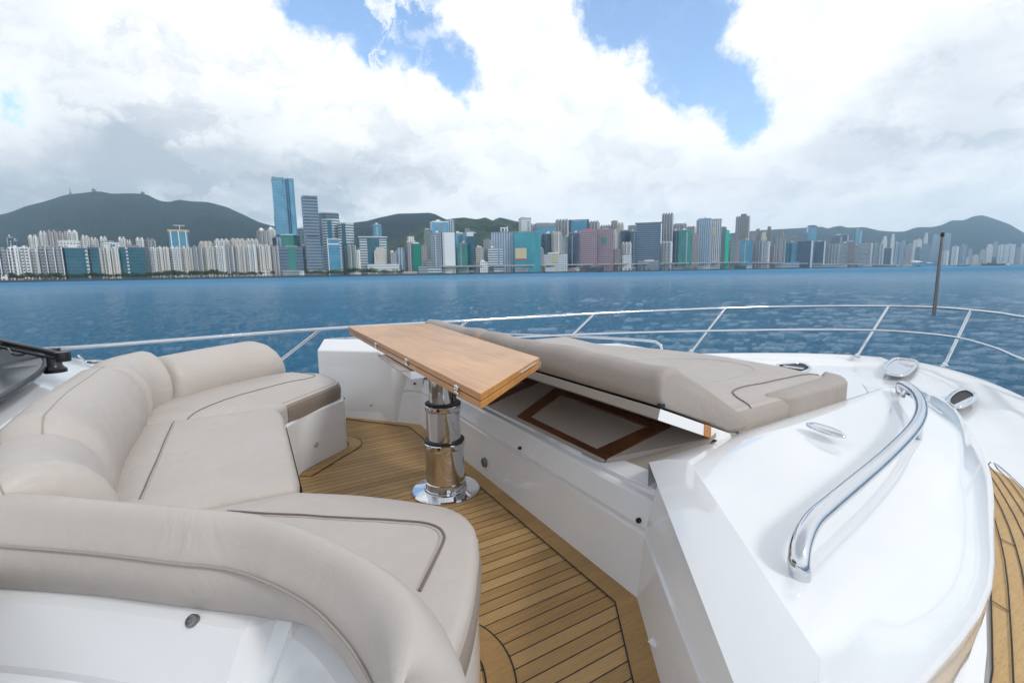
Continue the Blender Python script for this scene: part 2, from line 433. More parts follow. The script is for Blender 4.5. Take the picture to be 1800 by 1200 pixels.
put('hull', (hv, hf), M['gelcoat'], Y, ang=40)
# ---- cockpit sole in teak
sole = [(.16, 1.0), (.16, -1.12), (-.03, -1.36), (-.30, -1.74), (-1.6, -1.9), (-1.6, 1.2), (-.6, 1.7), (-.20, 1.45)]
put('teak_sole', prism(sole, -.04, 0), M['teak_deck'], Y, smooth=False)
def strip(pts, w0, w1, z, name='margin_plank', mat='teak_plain', caulk=.0042):
    # margin plank between offset w0 and w1 to the left of the path, with caulk lines on both sides
    P = [Vector((p[0], p[1])) for p in pts]; L = len(P); N = []
    for i in range(L):
        t = (P[min(i+1, L-1)]-P[max(i-1, 0)])
        n1 = None
        a = (P[i]-P[i-1]).normalized() if i > 0 else (P[1]-P[0]).normalized(); b_ = (P[i+1]-P[i]).normalized() if i < L-1 else a
        na, nb = Vector((-a.y, a.x)), Vector((-b_.y, b_.x)); m_ = (na+nb).normalized(); N.append(m_/max(.4, m_.dot(na)))
    def band(o0, o1, zz): 
        r0 = [(*(P[i]+N[i]*o0), zz) for i in range(L)]; r1 = [(*(P[i]+N[i]*o1), zz) for i in range(L)]
        return grid([r0, r1])
    put(name, band(w0, w1, z), M[mat], Y, smooth=False)
    put('caulk_line', join(band(w0-caulk, w0, z+.001), band(w1, w1+caulk, z+.001)), M['caulk'], Y, smooth=False)
strip([(-.17, 1.40), (.165, .96), (.115, -1.075), (-.06, -1.33), (-.34, -1.73)][::-1], -.028, .048, .004)
# rounded margin planks at the feet of the two seat ends
def arc_border(pts): strip([tuple(q) for q in cr([(a, b_, 0) for a, b_ in pts], 6)], .0, .07, .004)
arc_border([(-.62, .50), (-.42, .69), (-.325, .775), (-.30, .83), (-.31, .90), (-.40, 1.02)][::-1])
arc_border([(-.60, -1.45), (-.47, -1.22), (-.40, -1.10), (-.385, -1.0), (-.42, -.92), (-.55, -.82)][::-1])
# ---- cockpit walls swept along the front of the well
plan = [(-.34, -1.76), (-.05, -1.335), (.13, -1.08), (.185, .945), (-.19, 1.40), (-.34, 1.59)]
def off_line(P, d):
    P = [Vector(p) for p in P]; L = len(P); out = []
    for i in range(L):
        a = (P[i]-P[i-1]).normalized() if i > 0 else (P[1]-P[0]).normalized(); b_ = (P[i+1]-P[i]).normalized() if i < L-1 else a
        na, nb = Vector((a.y, -a.x)), Vector((b_.y, -b_.x)); m_ = (na+nb).normalized(); out.append(P[i]+m_*(d/max(.4, m_.dot(na))))
    return out
def wall(idx, prof, name='cockpit_wall'):
    rows = []
    for d, z in prof:
        q = off_line(plan, d); rows.append([(*q[i], z) for i in idx])
    put(name, grid(rows), M['gelcoat'], Y, ang=25)
low = [(0, -.02), (.004, .0), (.022, .19), (.024, .204), (.034, .210), (.034, .222), (.026, .228), (.030, .238)]
wall([2, 3], low+[(.048, .285), (.052, .297), (.060, .305), (.070, .308), (.085, .308), (.092, .325), (.15, .33)])
wall([0, 1, 2], low+[(.065, .385), (.070, .398), (.080, .405)])
# port wall rises from the centre wall
rowsP = []
for d, z in low+[(.050, .31), (.058, .33), (.075, .345)]:
    q = off_line(plan, d); rowsP.append([(*q[3].lerp(q[4], u), z if z < .25 else z+(.135*min(1, max(0, (u-.0)/.45)))) for u in (0, .15, .3, .45, .7, 1)] + [(*q[5], z if z < .25 else z+.135)])
put('cockpit_wall', grid(rowsP), M['gelcoat'], Y, ang=25)
pmat('metal_ring', (.22, .22, .22), .3, .8)
# small fittings on the walls
def stud(x, y, pa, pb, r_=.011, name='locker_button', mat='steel', z=None):
    a, b_ = Vector(pa), Vector(pb); e = (b_-a).normalized(); n_ = Vector((e.y, -e.x))
    d = fw*FPX+rt*(x-900)-up*(y-600); A = BO+BX*a.x+BY*a.y; nW = BX*n_.x+BY*n_.y
    k = (A-Vector((0, 0, EYE))).dot(nW)/d.dot(nW); P = Vector((0, 0, EYE))+d*k-BO; q = Vector((P.dot(BX), P.dot(BY), P.z))
    if q.dot(Vector((n_.x, n_.y, 0))) and (Vector((at(900, 1190, 0)[0], at(900, 1190, 0)[1]))-a).dot(n_) < 0: n_ = -n_
    n3 = Vector((n_.x, n_.y, 0)); ax = lathe([(r_, -.004), (r_, .004), (r_*.9, .007), (r_*.55, .009), (r_*.5, .006), (0, .006)], n=20)
    rot = Vector((0, 0, 1)).rotation_difference(n3).to_matrix()
    put(name, ([rot@Vector(v)+q for v in ax[0]], ax[1]), M[mat], Y)
    return q
stud(653, 711, (.20, .945), (-.175, 1.41), .012)
stud(851, 812, (.135, -1.08), (.19, .945), .024, 'deck_light', 'metal_ring')
stud(914, 787, (.158, -1.08), (.21, .945), .007, 'screw_cap', 'dark_hole')
stud(1123, 914, (.158, -1.08), (.21, .945), .008, 'screw_cap', 'dark_hole')
stud(729, 674, (.21, .955), (-.165, 1.42), .007, 'screw_cap', 'dark_hole')
# ---- starboard side moulding with the hand rail
def P3(x, y, z): return at(x, y, z)
a0, a1 = P3(1140, 812, .405), P3(1290, 1200, .405)
a1 = tuple(Vector(a0)+(Vector(a1)-Vector(a0))*1.25)
i0, i1 = P3(1208, 808, .45), P3(1442, 1157, .445)
r1 = [a0, P3(1340, 747, .408), P3(1525, 692, .405)]
r2 = [i0, P3(1380, 742, .452), P3(1557, 680, .445)]
def resamp(pts, n):
    P = cr(pts, 8); Ls = [0]
    for a, b_ in zip(P, P[1:]): Ls.append(Ls[-1]+(b_-a).length)
    out = []
    for k in range(n):
        d = Ls[-1]*k/(n-1); j = max(i for i in range(len(Ls)) if Ls[i] <= d+1e-9); j = min(j, len(P)-2)
        u = (d-Ls[j])/max(1e-9, Ls[j+1]-Ls[j]); out.append(P[j].lerp(P[j+1], min(1, u)))
    return out
NS = 26
crease = resamp([i1, P3(1545, 1000, .435), P3(1640, 885, .425), P3(1690, 800, .41), P3(1690, 748, .40), P3(1648, 712, .40), P3(1600, 692, .42)], NS)
shoulder = resamp([(-.30, -1.80, .33), (.0, -1.795, .315), P3(1738, 1053, .30), P3(1748, 925, .30), P3(1741, 830, .29), P3(1712, 765, .27), P3(1665, 705, .26), P3(1600, 676, .25)], NS)
foot = [(v.x+.0, v.y+.015+.03*(k/NS), .03) for k, v in enumerate(shoulder)]
ledge = [(v[0]+.004, v[1]-.028, .03) for v in foot]
foot2 = [(v[0], v[1], .075) for v in foot]; ledge2 = [(v[0], v[1], .068) for v in ledge]
ri = resamp(r1, NS); rj = resamp(r2, NS)
mid = []
for k in range(NS):
    pass
def lerprow(A, B_, u, dz=0): return [Vector(a).lerp(Vector(b_), u)+Vector((0, 0, dz)) for a, b_ in zip(A, B_)]
topL = resamp([i0, tuple(Vector(i0).lerp(Vector(i1), .33)), tuple(Vector(i0).lerp(Vector(i1), .66)), i1], 2)
def ramp(A, B_, u, dz):
    return [v+Vector((0, 0, dz*min(1, k/4))) for k, v in enumerate(lerprow(A, B_, u, 0))]
rows = [lerprow(ri, ri, 0, -.12), ri, lerprow(ri, rj, .35, .004), rj, lerprow(rj, crease, .1, .002), lerprow(rj, crease, .3, .005), lerprow(rj, crease, .55, .004), ramp(rj, crease, .8, -.006), ramp(rj, crease, .93, -.014), ramp(crease, crease, 0, -.022),
        ramp(crease, shoulder, .22, -.010), ramp(crease, shoulder, .5, .004), ramp(crease, shoulder, .8, .008), ramp(crease, shoulder, .93, .005), shoulder, lerprow(shoulder, foot, .04, .0), lerprow(shoulder, foot, .12, 0), foot2, ledge2, ledge]
smr = rows
put('side_moulding', grid(rows), M['gelcoat'], Y, ang=62)
# sloping face and inner side at the after end of the moulding
e0 = [Vector(a0).lerp(Vector(a1), k/12) for k in range(13)]; ks_ = [0, .1, .3, .55, .8, .93, 1]; e0 = [Vector(a0).lerp(Vector(a1), k) for k in ks_]; f0 = [rows[3+j][0] for j in range(7)]
tail = tuple(Vector(i1)+(Vector(i1)-Vector(i0))*.16+Vector((0, 0, -.01)))
put('side_moulding_face', grid([e0, lerprow(e0, f0, .5, .006), f0]), M['gelcoat'], Y, ang=25)
put('side_moulding_nose', ([a1, smr[9][0], tuple(shoulder[0]), (-.42, -1.84, .30), (-.42, -1.84, 0), (-.36, -1.80, 0), tuple(foot[0]), smr[10][0], smr[11][0], smr[12][0], smr[13][0]], [(0, 1, 7, 8, 9, 2, 3), (0, 3, 4, 5), (2, 6, 4, 3)]), M['gelcoat'], Y, ang=25)
# front of the moulding falling to the foredeck
fr = [ri[-1], rj[-1], crease[-1], shoulder[-1]]
put('side_moulding_front', ([*fr, (ri[-1].x+.10, ri[-1].y, .07), (shoulder[-1].x+.12, shoulder[-1].y+.02, .07)], [(0, 1, 2, 3, 5, 4)]), M['gelcoat'], Y)
# hand rail
hr = [P3(1406, 1004, .45), P3(1404, 985, .47), P3(1410, 950, .492), P3(1428, 915, .503), P3(1456, 889, .507), P3(1505, 848, .508), P3(1557, 803, .507), P3(1598, 762, .504), P3(1616, 735, .50), P3(1619, 711, .495), P3(1609, 690, .49), P3(1593, 678, .486), P3(1584, 677, .476), P3(1583, 689, .45)]
hr = [(hr[0][0], hr[0][1], .415)]+hr+[(hr[-1][0], hr[-1][1], .40)]
hrl = put('hand_rail', tube(cr(hr, 7), .0185, 18), M['steel'], Y, ang=60)
x_ = put('rail_post', tube([(*P3(1617, 762, .42)[:2], .36), P3(1617, 742, .495)], .009, 12), M['steel'], Y, ang=60); x_.parent = hrl
# low rail on the port side of the foredeck
dr = [P3(800, 583, .36), P3(870, 587, .36), P3(960, 590, .36), P3(1073, 594.5, .36), P3(1140, 599, .36), P3(1158, 604, .35), P3(1163, 611, .31), P3(1164, 616, .2)]
put('deck_rail', tube(cr(dr, 7), .013, 12), M['steel'], Y, ang=60)
# oval hinge cover
c = at(1450, 757, .471); e = at(1480, 768, .471); rz = math.atan2(e[1]-c[1], e[0]-c[0])
o_ = put('oval_cover', lathe([(1, 0), (1, .004), (.96, .008), (.8, .012), (.4, .014), (0, .0145)], (0, 0, 0), 40), M['steel'], Y)
for v in o_.data.vertices:
    x, y = v.co.x*.072, v.co.y*.027; v.co.x = c[0]+x*math.cos(rz)-y*math.sin(rz); v.co.y = c[1]+x*math.sin(rz)+y*math.cos(rz); v.co.z = c[2]+v.co.z*1.0
# ---- port side moulding (locker) and low deckhouse under the sun pad
pm = [(-.325, 1.575, .475), (.0, 1.185, .485), (.06, 1.09, .45), (.19, 1.03, .40), (1.62, 1.03, .40), (1.85, 1.0, .30)]
pm2 = [(-.26, 1.66, .54), (.05, 1.32, .545), (.13, 1.20, .50), (.25, 1.12, .45), (1.62, 1.10, .45), (1.92, 1.04, .28)]
pm3 = [(-.20, 1.78, .53), (.10, 1.72, .53), (.4, 1.68, .50), (.8, 1.6, .46), (1.5, 1.36, .42), (1.98, 1.10, .25)]
pm4 = [(-.24, 1.84, .30), (.10, 1.80, .30), (.4, 1.76, .30), (.85, 1.66, .30), (1.58, 1.44, .29), (2.05, 1.14, .20)]
pm5 = [(a, b_, .0) for a, b_, _ in pm4]; pm0 = [(a, b_, .0) for a, b_, _ in pm]
put('port_moulding', grid([[Vector(v) for v in r_] for r_ in (pm0, pm, pm2, pm3, pm4, pm5)], True, True), M['gelcoat'], Y, ang=25, bev=.01)
put('deckhouse', join(prism([(.60, -1.045), (1.72, -1.03), (1.95, -.9), (1.95, .9), (1.72, 1.04), (.60, 1.04)], .0, .405)), M['gelcoat'], Y, ang=25, bev=.03)
pmat('white_end', (.80, .80, .80), .4)
# ---- hatch recess under the raised head rest
def inc(s): return .338+(s-.26)*.44       # the sloping panel
sA = .262
def inc_pt(x, y):
    d = fw*FPX+rt*(x-900)-up*(y-600); n_ = Vector((-.44, 0, 1)); nW = BX*n_.x+BY*n_.y+Vector((0, 0, 1)); P0 = BO+BX*.26+Vector((0, 0, .338))
    k = (P0-Vector((0, 0, EYE))).dot(nW)/d.dot(nW); P = Vector((0, 0, EYE))+d*k-BO; return Vector((P.dot(BX), P.dot(BY), P.z))
q_ = inc_pt(1141, 812); q2_ = inc_pt(1078, 812)
put('hatch_ledge', ([(sA-.045, -1.052, inc(sA)-.018), (.40, -1.052, inc(.40)-.014), (.40, -.70, inc(.40)-.014), (sA-.045, -.70, inc(sA)-.018)], [(0, 1, 2, 3)]), M['gelcoat'], Y, smooth=False)
put('ledge_bead', tube([(sA+.012, -1.05, inc(sA)-.006), (sA+.012, -.80, inc(sA)-.008)], .006, 8), M['gelcoat'], Y)
put('hatch_recess', ([(q2_.x, q2_.y, q2_.z-.004), (q_.x, -1.07, q_.z-.004), (.50, -1.07, inc(.50)), (.60, -1.0, inc(.60)), (.66, 1.03, inc(.66)), (sA-.035, 1.0, inc(sA)-.006), (sA-.04, -.80, inc(sA)-.006)], [(0, 1, 2, 3, 4, 5, 6)]), M['recess_lining'], Y, smooth=False)
def hatch(o, i):
    dn = Vector((.0, 0, .012)); O_ = [v for v in o]; I_ = [v for v in i]
    V = [v for v in O_]+[v+dn for v in O_]+[v+dn for v in I_]+[v for v in I_]
    F = [(k, (k+1) % 4, 4+(k+1) % 4, 4+k) for k in range(4)]+[(4+k, 4+(k+1) % 4, 8+(k+1) % 4, 8+k) for k in range(4)]+[(8+k, 8+(k+1) % 4, 12+(k+1) % 4, 12+k) for k in range(4)]
    h = put('hatch_frame', (V, F), M['mahogany'], Y, smooth=False)
    gl = put('hatch_pane', ([v+Vector((0, 0, .004)) for v in I_], [(0, 1, 2, 3)]), M['hatch_glass'], Y, smooth=False); gl.parent = h
O1 = [inc_pt(981, 681), inc_pt(1178, 752), inc_pt(1064, 813), inc_pt(908, 736)]
I1 = [inc_pt(984, 696), inc_pt(1138, 754), inc_pt(1049, 794), inc_pt(933, 737)]
hatch(O1, I1)
t0 = O1[3].y; sh = [Vector((v.x, v.y+.0, v.z)) for v in O1]
def portside(L, dt): return [Vector((v.x, v.y+dt, v.z)) for v in L]
hatch(portside(O1, .86), portside(I1, .86))
# white board and frame under the head rest
bt = [(.245, .578), (.60, .432), (.60, .392), (.235, .545)]
put('headrest_board', ([(a, -1.052, z) for a, z in bt]+[(a, .96, z) for a, z in bt], [(3, 2, 1, 0), (4, 5, 6, 7), (0, 1, 5, 4), (1, 2, 6, 5), (2, 3, 7, 6), (3, 0, 4, 7)]), M['recess_lining'], Y, bev=.004)
put('board_end', ([(a, -1.0555, z) for a, z in bt]+[(a, -1.053, z) for a, z in bt], [(3, 2, 1, 0), (4, 5, 6, 7), (0, 1, 5, 4), (1, 2, 6, 5), (2, 3, 7, 6), (3, 0, 4, 7)]), M['white_end'], Y, smooth=False)
q = [(.455, .493), (.49, .479), (.49, .437), (.455, .452)]
put('wood_strut', ([(a, -1.058, z) for a, z in q]+[(a, -1.03, z) for a, z in q], [(3, 2, 1, 0), (4, 5, 6, 7), (0, 1, 5, 4), (1, 2, 6, 5), (2, 3, 7, 6), (3, 0, 4, 7)]), M['table_edge'], Y, smooth=False)
# ---- sofa base
sb = [(-.315, .775), (-.59, .545), (-.73, .30), (-.75, -.48), (-.62, -.68), (-.42, -.93), (-.385, -1.02), (-.46, -1.20), (-.62, -1.38), (-.76, -1.46), (-1.05, -1.02), (-1.3, -.85), (-1.6, 0), (-1.5, 1.2), (-.66, 1.62), (-.42, 1.30), (-.305, .93)]
sb = roundpoly(sb, [.04, .05, .1, .1, .1, .08, .1, .1, .1, .05, .05, .1, .1, .1, .05, .1, .06])
put('sofa_base', prism(sb, -.02, .292), M['gelcoat'], Y, ang=40, bev=.012)
stud(555, 781, (-.313, .775), (-.59, .545), .014)
stud(605, 700, (-.303, .80), (-.305, .92), .005, 'screw_cap', 'dark_hole')
# ---- coaming behind the sofa, to starboard
mx = [(-420, 1016), (-200, 1020), (0, 1032), (180, 1046), (340, 1067), (450, 1081), (535, 1095), (580, 1125), (612, 1160), (645, 1205), (680, 1270)]
m0 = [Vector(P3(x, y, .43)) for x, y in mx]
def shift(row, dx, dy, dz): return [v+Vector((dx, dy, dz)) for v in row]
Nrm = []
for i, v in enumerate(m0):
    e = m0[min(i+1, len(m0)-1)]-m0[max(i-1, 0)]; n_ = Vector((e.y, -e.x, 0)).normalized()
    if n_.dot(Vector((-.6, -1, 0))) < 0: n_ = -n_
    Nrm.append(n_)
def orow(d, z, noz=None): return [Vector((v.x+n_.x*d, v.y+n_.y*d, z)) for v, n_ in zip(m0, Nrm)]
rows = [orow(-.05, .30), orow(-.05, .425), orow(-.01, .43), orow(.004, .432), orow(.028, .425), orow(.06, .385), orow(.078, .362), orow(.084, .352), orow(.083, .336), orow(.092, .332), orow(.15, .325), orow(.19, .31), orow(.225, .27), orow(.25, .03)]
rows = [cr(r_, 3) for r_ in rows]
# shallow recess cut into the outer face
for i, r_ in enumerate(rows):
    for k, v in enumerate(r_):
        if 3 <= i <= 7:
            u = k/3
            if 5.15 < u < 5.75: v += Vector((.024, .03, -.006))
co_ = put('coaming', grid(rows), M['gelcoat'], Y, ang=13)
from mathutils.bvhtree import BVHTree
def hit(o, x, y):
    bv = BVHTree.FromPolygons([tuple(W(*v.co)) for v in o.data.vertices], [tuple(p.vertices) for p in o.data.polygons])
    d = (fw*FPX+rt*(x-900)-up*(y-600)).normalized(); h = bv.ray_cast(Vector((0, 0, EYE)), d)[0]
    P = h-BO; return Vector((P.dot(BX), P.dot(BY), P.z))
q = hit(co_, 341, 1088)+Vector((-.002, -.004, .003))
ax = lathe([(.0105, -.004), (.0105, .003), (.009, .005), (.005, .006), (.005, .004), (0, .004)], n=20); rot = Vector((0, 0, 1)).rotation_difference(Vector((-.45, -.6, .65)).normalized()).to_matrix()
put('locker_button', ([rot@Vector(v)+Vector(q)+Vector((0, -.0, -.002)) for v in ax[0]], ax[1]), M['metal_ring'], Y)
# ---- coachroof behind the sofa with the windscreen
def cz(s): return .50+.10*min(1, max(0, (-1.42-s)/.25))+.03*max(0, (-1.7-s))
rows = []
for t, dz in [(-1.30, -.46), (-1.26, -.13), (-1.18, -.02), (-1.05, 0), (-.6, .01), (0, .015), (.6, .01), (1.1, 0), (1.45, -.01), (1.58, -.03), (1.66, -.10), (1.76, -.46)]:
    rows.append([(s, t*(1+.10*max(0, (-1.4-s)))+ (0 if t > 0 else 0), max(0, cz(s)+dz)) for s in (-1.30, -1.36, -1.42, -1.50, -1.60, -1.70, -1.9, -2.4, -3.2, -5)])
put('coachroof', grid(rows), M['gelcoat'], Y, ang=35)
pc = [(-1.34, 1.05), (-1.10, 1.16), (-.62, 1.60), (-.60, 1.66), (-.75, 1.72), (-1.1, 1.76), (-1.6, 1.76), (-1.6, 1.2)]
put('port_coaming', prism(pc, 0, .50), M['gelcoat'], Y, bev=.03, ang=30)
g0 = [P3(-330, 860, .625), P3(-120, 765, .622), P3(0, 698, .622), P3(48, 669, .622), P3(70, 653, .624), P3(79, 640, .630), P3(70, 626, .655), P3(0, 603, .74), (-2.7, 1.50, .84), (-2.55, .3, .84), (-1.62, -.25, .625)]
cg = sum((Vector(v) for v in g0), Vector())/len(g0)
gp = [Vector(v) for v in g0]
ws = put('windscreen', (gp+[v-Vector((0, 0, .02)) for v in gp]+[cg, cg-Vector((0, 0, .02))], [(k, (k+1) % 11, 22) for k in range(11)]+[(11+(k+1) % 11, 11+k, 23) for k in range(11)]+[(k, 11+k, 11+(k+1) % 11, (k+1) % 11) for k in range(11)]), M['dark_screen'], Y, smooth=False)
sealp = put('window_seal', tube(cr(gp[:8], 6), .011, 10, flat=.7), M['black_rubber'], Y); sealp.parent = ws
wiper = put('wiper', tube([P3(-260, 545, .86), P3(-60, 583, .78), P3(20, 604, .735), P3(75, 616, .71), P3(112, 625, .69)], [.009, .010, .011, .012, .012], 10), M['black_plastic'], Y)
for nm, g_ in (('wiper_link', tube([P3(-260, 562, .84), P3(-60, 597, .76), P3(20, 614, .72), P3(75, 626, .695), P3(108, 631, .68)], .006, 8)),
               ('wiper_pivot', lathe([(.040, -.02), (.040, -.005), (.033, 0), (.026, .01), (.024, .055), (.028, .06), (.026, .085), (0, .09)], P3(97, 646, .62), 20)),
               ('wiper_head', lathe([(.0, -.02), (.024, -.018), (.026, 0), (.024, .02), (0, .024)], P3(111, 627, .69), 20)),
               ('wiper_hose', tube(cr([P3(14, 612, .725), P3(22, 622, .71), P3(36, 624, .70), P3(48, 620, .70)], 6), .004, 6))):
    x_ = put(nm, g_, M['black_plastic'], Y); x_.parent = wiper
# superstructure rising abaft the windscreen
so = [(-2.75, 1.55), (-2.60, .9), (-2.55, 0), (-2.60, -.9), (-2.75, -1.55), (-3.6, -1.9), (-7, -1.95), (-7, 1.95), (-3.6, 1.9)]
put('saloon_window', ([(x, y, .80) for x, y in so]+[(x-.75, y*.95, 1.62) for x, y in so], [(i, (i+1) % 9, 9+(i+1) % 9, 9+i) for i in range(9)]), M['dark_screen'], Y, ang=30)
put('saloon_side', prism([(x-.02, y*1.01) for x, y in so], .0, .84), M['gelcoat'], Y, ang=30, bev=.02)
put('flybridge', ([(x-.55, y*1.04, 1.58) for x, y in so]+[(x-.35, y*1.08, 1.78) for x, y in so]+[(x-.85, y*1.0, 2.45) for x, y in so], [(i, (i+1) % 9, 9+(i+1) % 9, 9+i) for i in range(9)]+[(9+i, 9+(i+1) % 9, 18+(i+1) % 9, 18+i) for i in range(9)]+[tuple(range(8, -1, -1)), tuple(range(18, 27))]), M['gelcoat'], Y, ang=30, bev=.03)
# small pop-up cleat on the coachroof
cl = put('cleat', tube(cr([P3(144, 641, .60), P3(152, 637, .615), P3(165, 636, .618), P3(186, 636, .60)], 5), .010, 10), M['steel'], Y)
x_ = put('cleat_pin', tube([P3(150, 636, .61), P3(138, 625, .66)], .004, 8), M['steel'], Y); x_.parent = cl
# ---- side deck in teak
inn = [(v[0], v[1]-.012) for v in ledge]
inn = [(-2.2, -1.86), (-1.2, -1.84), (-.5, -1.83)]+inn[:21]
out = []
for x, y in inn:
    if x < 2.28: out.append((x, max(-2.42, min(y-.004, -(halfbeam(x)-.34)+T0 if x < 1.9 else y-.26*max(0, (2.28-x)/.38)))))
out = [(x, y) for x, y in out]
n_ = min(len(inn), len(out)); 
oc = [(-2.2, -2.22), (-1.0, -2.2), (0, -2.08), (.8, -1.93), (1.4, -1.75), tuple(at(1800, 862, .05)[:2]), tuple(at(1770, 832, .05)[:2]), tuple(at(1744, 811, .05)[:2])]
oc = [tuple(v[:2]) for v in resamp([(a, b_, 0) for a, b_ in oc], 30)]; ic = [tuple(v[:2]) for v in resamp([(a, b_, 0) for a, b_ in inn]+[(oc[-1][0], oc[-1][1], 0)], 30)]
def row(u, z): return [(a[0]*(1-u)+b_[0]*u, a[1]*(1-u)+b_[1]*u, z) for a, b_ in zip(ic, oc)]
put('side_deck', grid([row(0, .02), row(0, .05), row(.5, .054), row(1, .05), row(1, .02)]), M['teak_side_plain'], Y, ang=30)
L_ = []
for u in (.0, .17, .34, .5, .67, .84, 1.0):
    A = row(max(0, u-.0), .0555); 
    c_ = [Vector(v) for v in A]; w2 = .002
    L_.append(grid([[v+Vector((0, w2, 0)) for v in c_], [v-Vector((0, w2, 0)) for v in c_]]))
for j, (u, k) in enumerate([(.08, 19), (.25, 22), (.42, 16), (.58, 20), (.75, 24), (.25, 12), (.58, 9), (.08, 8)]):
    a, b_ = Vector(row(u-.085, .0556)[k]), Vector(row(u+.085, .0556)[k]); L_.append(([a, b_, b_+Vector((.005, 0, 0)), a+Vector((.005, 0, 0))], [(0, 1, 2, 3)]))
put('caulk_line', join(*L_), M['caulk'], Y, smooth=False)
# ---- guard rail round the bow
RZ = .58
top = [(-3.4, 2.12, RZ), (-2.4, 2.1, RZ)]+[P3(x, y, RZ) for x, y in [(110, 612), (300, 598), (480, 584), (640, 573.5), (820, 563.5), (1045, 551), (1275, 541.5), (1420, 538.5), (1560, 538), (1640, 540), (1700, 544.5), (1760, 551), (1800, 557.5)]]
tip = top[-1]; top += [(3.7, -1.62, RZ), (2.8, -2.05, RZ), (1.5, -2.40, RZ), (0, -2.62, RZ), (-2, -2.75, RZ)]
rail = put('guard_rail', tube(cr(top, 8), .0122, 12), M['steel'], Y, ang=60)
midp = [P3(x, y, .38) for x, y in [(800, 583), (1000, 588.5), (1130, 584), (1250, 581.3), (1400, 579.3), (1540, 580.5), (1620, 585.5), (1690, 595), (1750, 612), (1800, 632)]]
midp = [(1.0, 2.05, .38)]+midp[1:]+[(3.2, -1.45, .38), (2.2, -1.95, .38), (1, -2.25, .38)]
x_ = put('middle_rail', tube(cr(midp, 8), .0105, 12), M['steel'], Y, ang=60); x_.parent = rail
for tx, bx in [((1045, 551, RZ), (1003, 606, .14)), ((1275, 541.5, RZ), (1215, 619, .145)), ((1562, 538, RZ), (1506, 627, .15)), ((1707, 545, RZ), (1660, 643, .15))]:
    a, b_ = P3(*tx), P3(*bx)
    if bx[0] == 1003: b_ = (1.85, 1.80, .15)
    x_ = put('stanchion', tube([b_, a], .0125, 12), M['steel'], Y, ang=60); x_.parent = rail
    x_ = put('stanchion_foot', lathe([(.03, -.004), (.03, .006), (.02, .012), (.016, .03), (0, .03)], b_, 20), M['steel'], Y); x_.parent = rail
for tx, k in [((565, 578, RZ), .52), ((822, 563.5, RZ), .45), ((-120, 622, RZ), .4)]:
    a = P3(*tx); s2 = a[0]-k; b_ = (s2, halfbeam(s2)+T0-.04, .15)
    x_ = put('stanchion', tube([b_, a], .0125, 12), M['steel'], Y, ang=60); x_.parent = rail
for a in [(3.2, -1.86, RZ), (1.5, -2.40, RZ), (0, -2.62, RZ)]:
    x_ = put('stanchion', tube([(a[0]-.35, -(halfbeam(a[0]-.35))+T0+.05, .15), a], .0125, 12), M['steel'], Y, ang=60); x_.parent = rail
a = P3(1642, 549, RZ); 
def zcol(x, y, s, t):                       # level seen at pixel row y over boat point (s, t)
    P = W(s, t, 0); d = fw*FPX+rt*(x-900)-up*(y-600); return EYE+d.z*P.y/d.y
pmat('staff_metal', (.20, .19, .19), .25, .8)
zt = zcol(1655, 410, a[0], a[1])
put('bow_staff', tube([(a[0], a[1], RZ-.03), a, (a[0], a[1], zt)], [.015, .015, .011], 12), M['staff_metal'], Y, ang=60)
put('staff_light', lathe([(.012, 0), (.0145, .004), (.0145, .03), (.012, .036), (0, .036)], (a[0], a[1], zt-.03), 16), M['black_plastic'], Y)
# ---- chrome fittings let into the foredeck
def fitting(outline, z, holes, name, bar=None):
    P = [Vector(P3(x, y, z)) for x, y in outline]; P = cr(P, 4, True)
    fr_ = put(name, tube([v+Vector((0, 0, .006)) for v in P], .014, 12, closed=True, flat=.8), M['steel'], Y, ang=60)
    c_ = sum(P, Vector())/len(P)
    x_ = put('well', ([v+Vector((0, 0, .001)) for v in P]+[c_+Vector((0, 0, -.004))], [(k, (k+1) % len(P), len(P)) for k in range(len(P))]), M[holes], Y); x_.parent = fr_
    if bar:
        x_ = put('roller', tube([P3(*bar[0], z+.012), P3(*bar[1], z+.012)], .014, 12), M['steel'], Y, ang=60); x_.parent = fr_
fitting([(1556, 645), (1571, 632), (1590, 632), (1612, 637), (1606, 648), (1590, 660), (1570, 660), (1556, 655)], .125, 'steel', 'anchor_plate')
fitting([(1668, 700), (1682, 689), (1700, 687), (1714, 695), (1708, 706), (1686, 717), (1668, 711)], .13, 'dark_hole', 'fairlead', ((1676, 716), (1709, 700)))
fitting([(1366, 643), (1390, 640), (1412, 640), (1424, 648), (1410, 655), (1385, 654)], .12, 'dark_hole', 'fairlead', ((1378, 644), (1412, 649)))
put('deck_hinge', tube([P3(1652, 721, .27), P3(1668, 733, .26)], .006, 8), M['steel'], Y)
pmat('vinyl_band', build=leather((.28, .235, .205), (.25, .21, .18)))
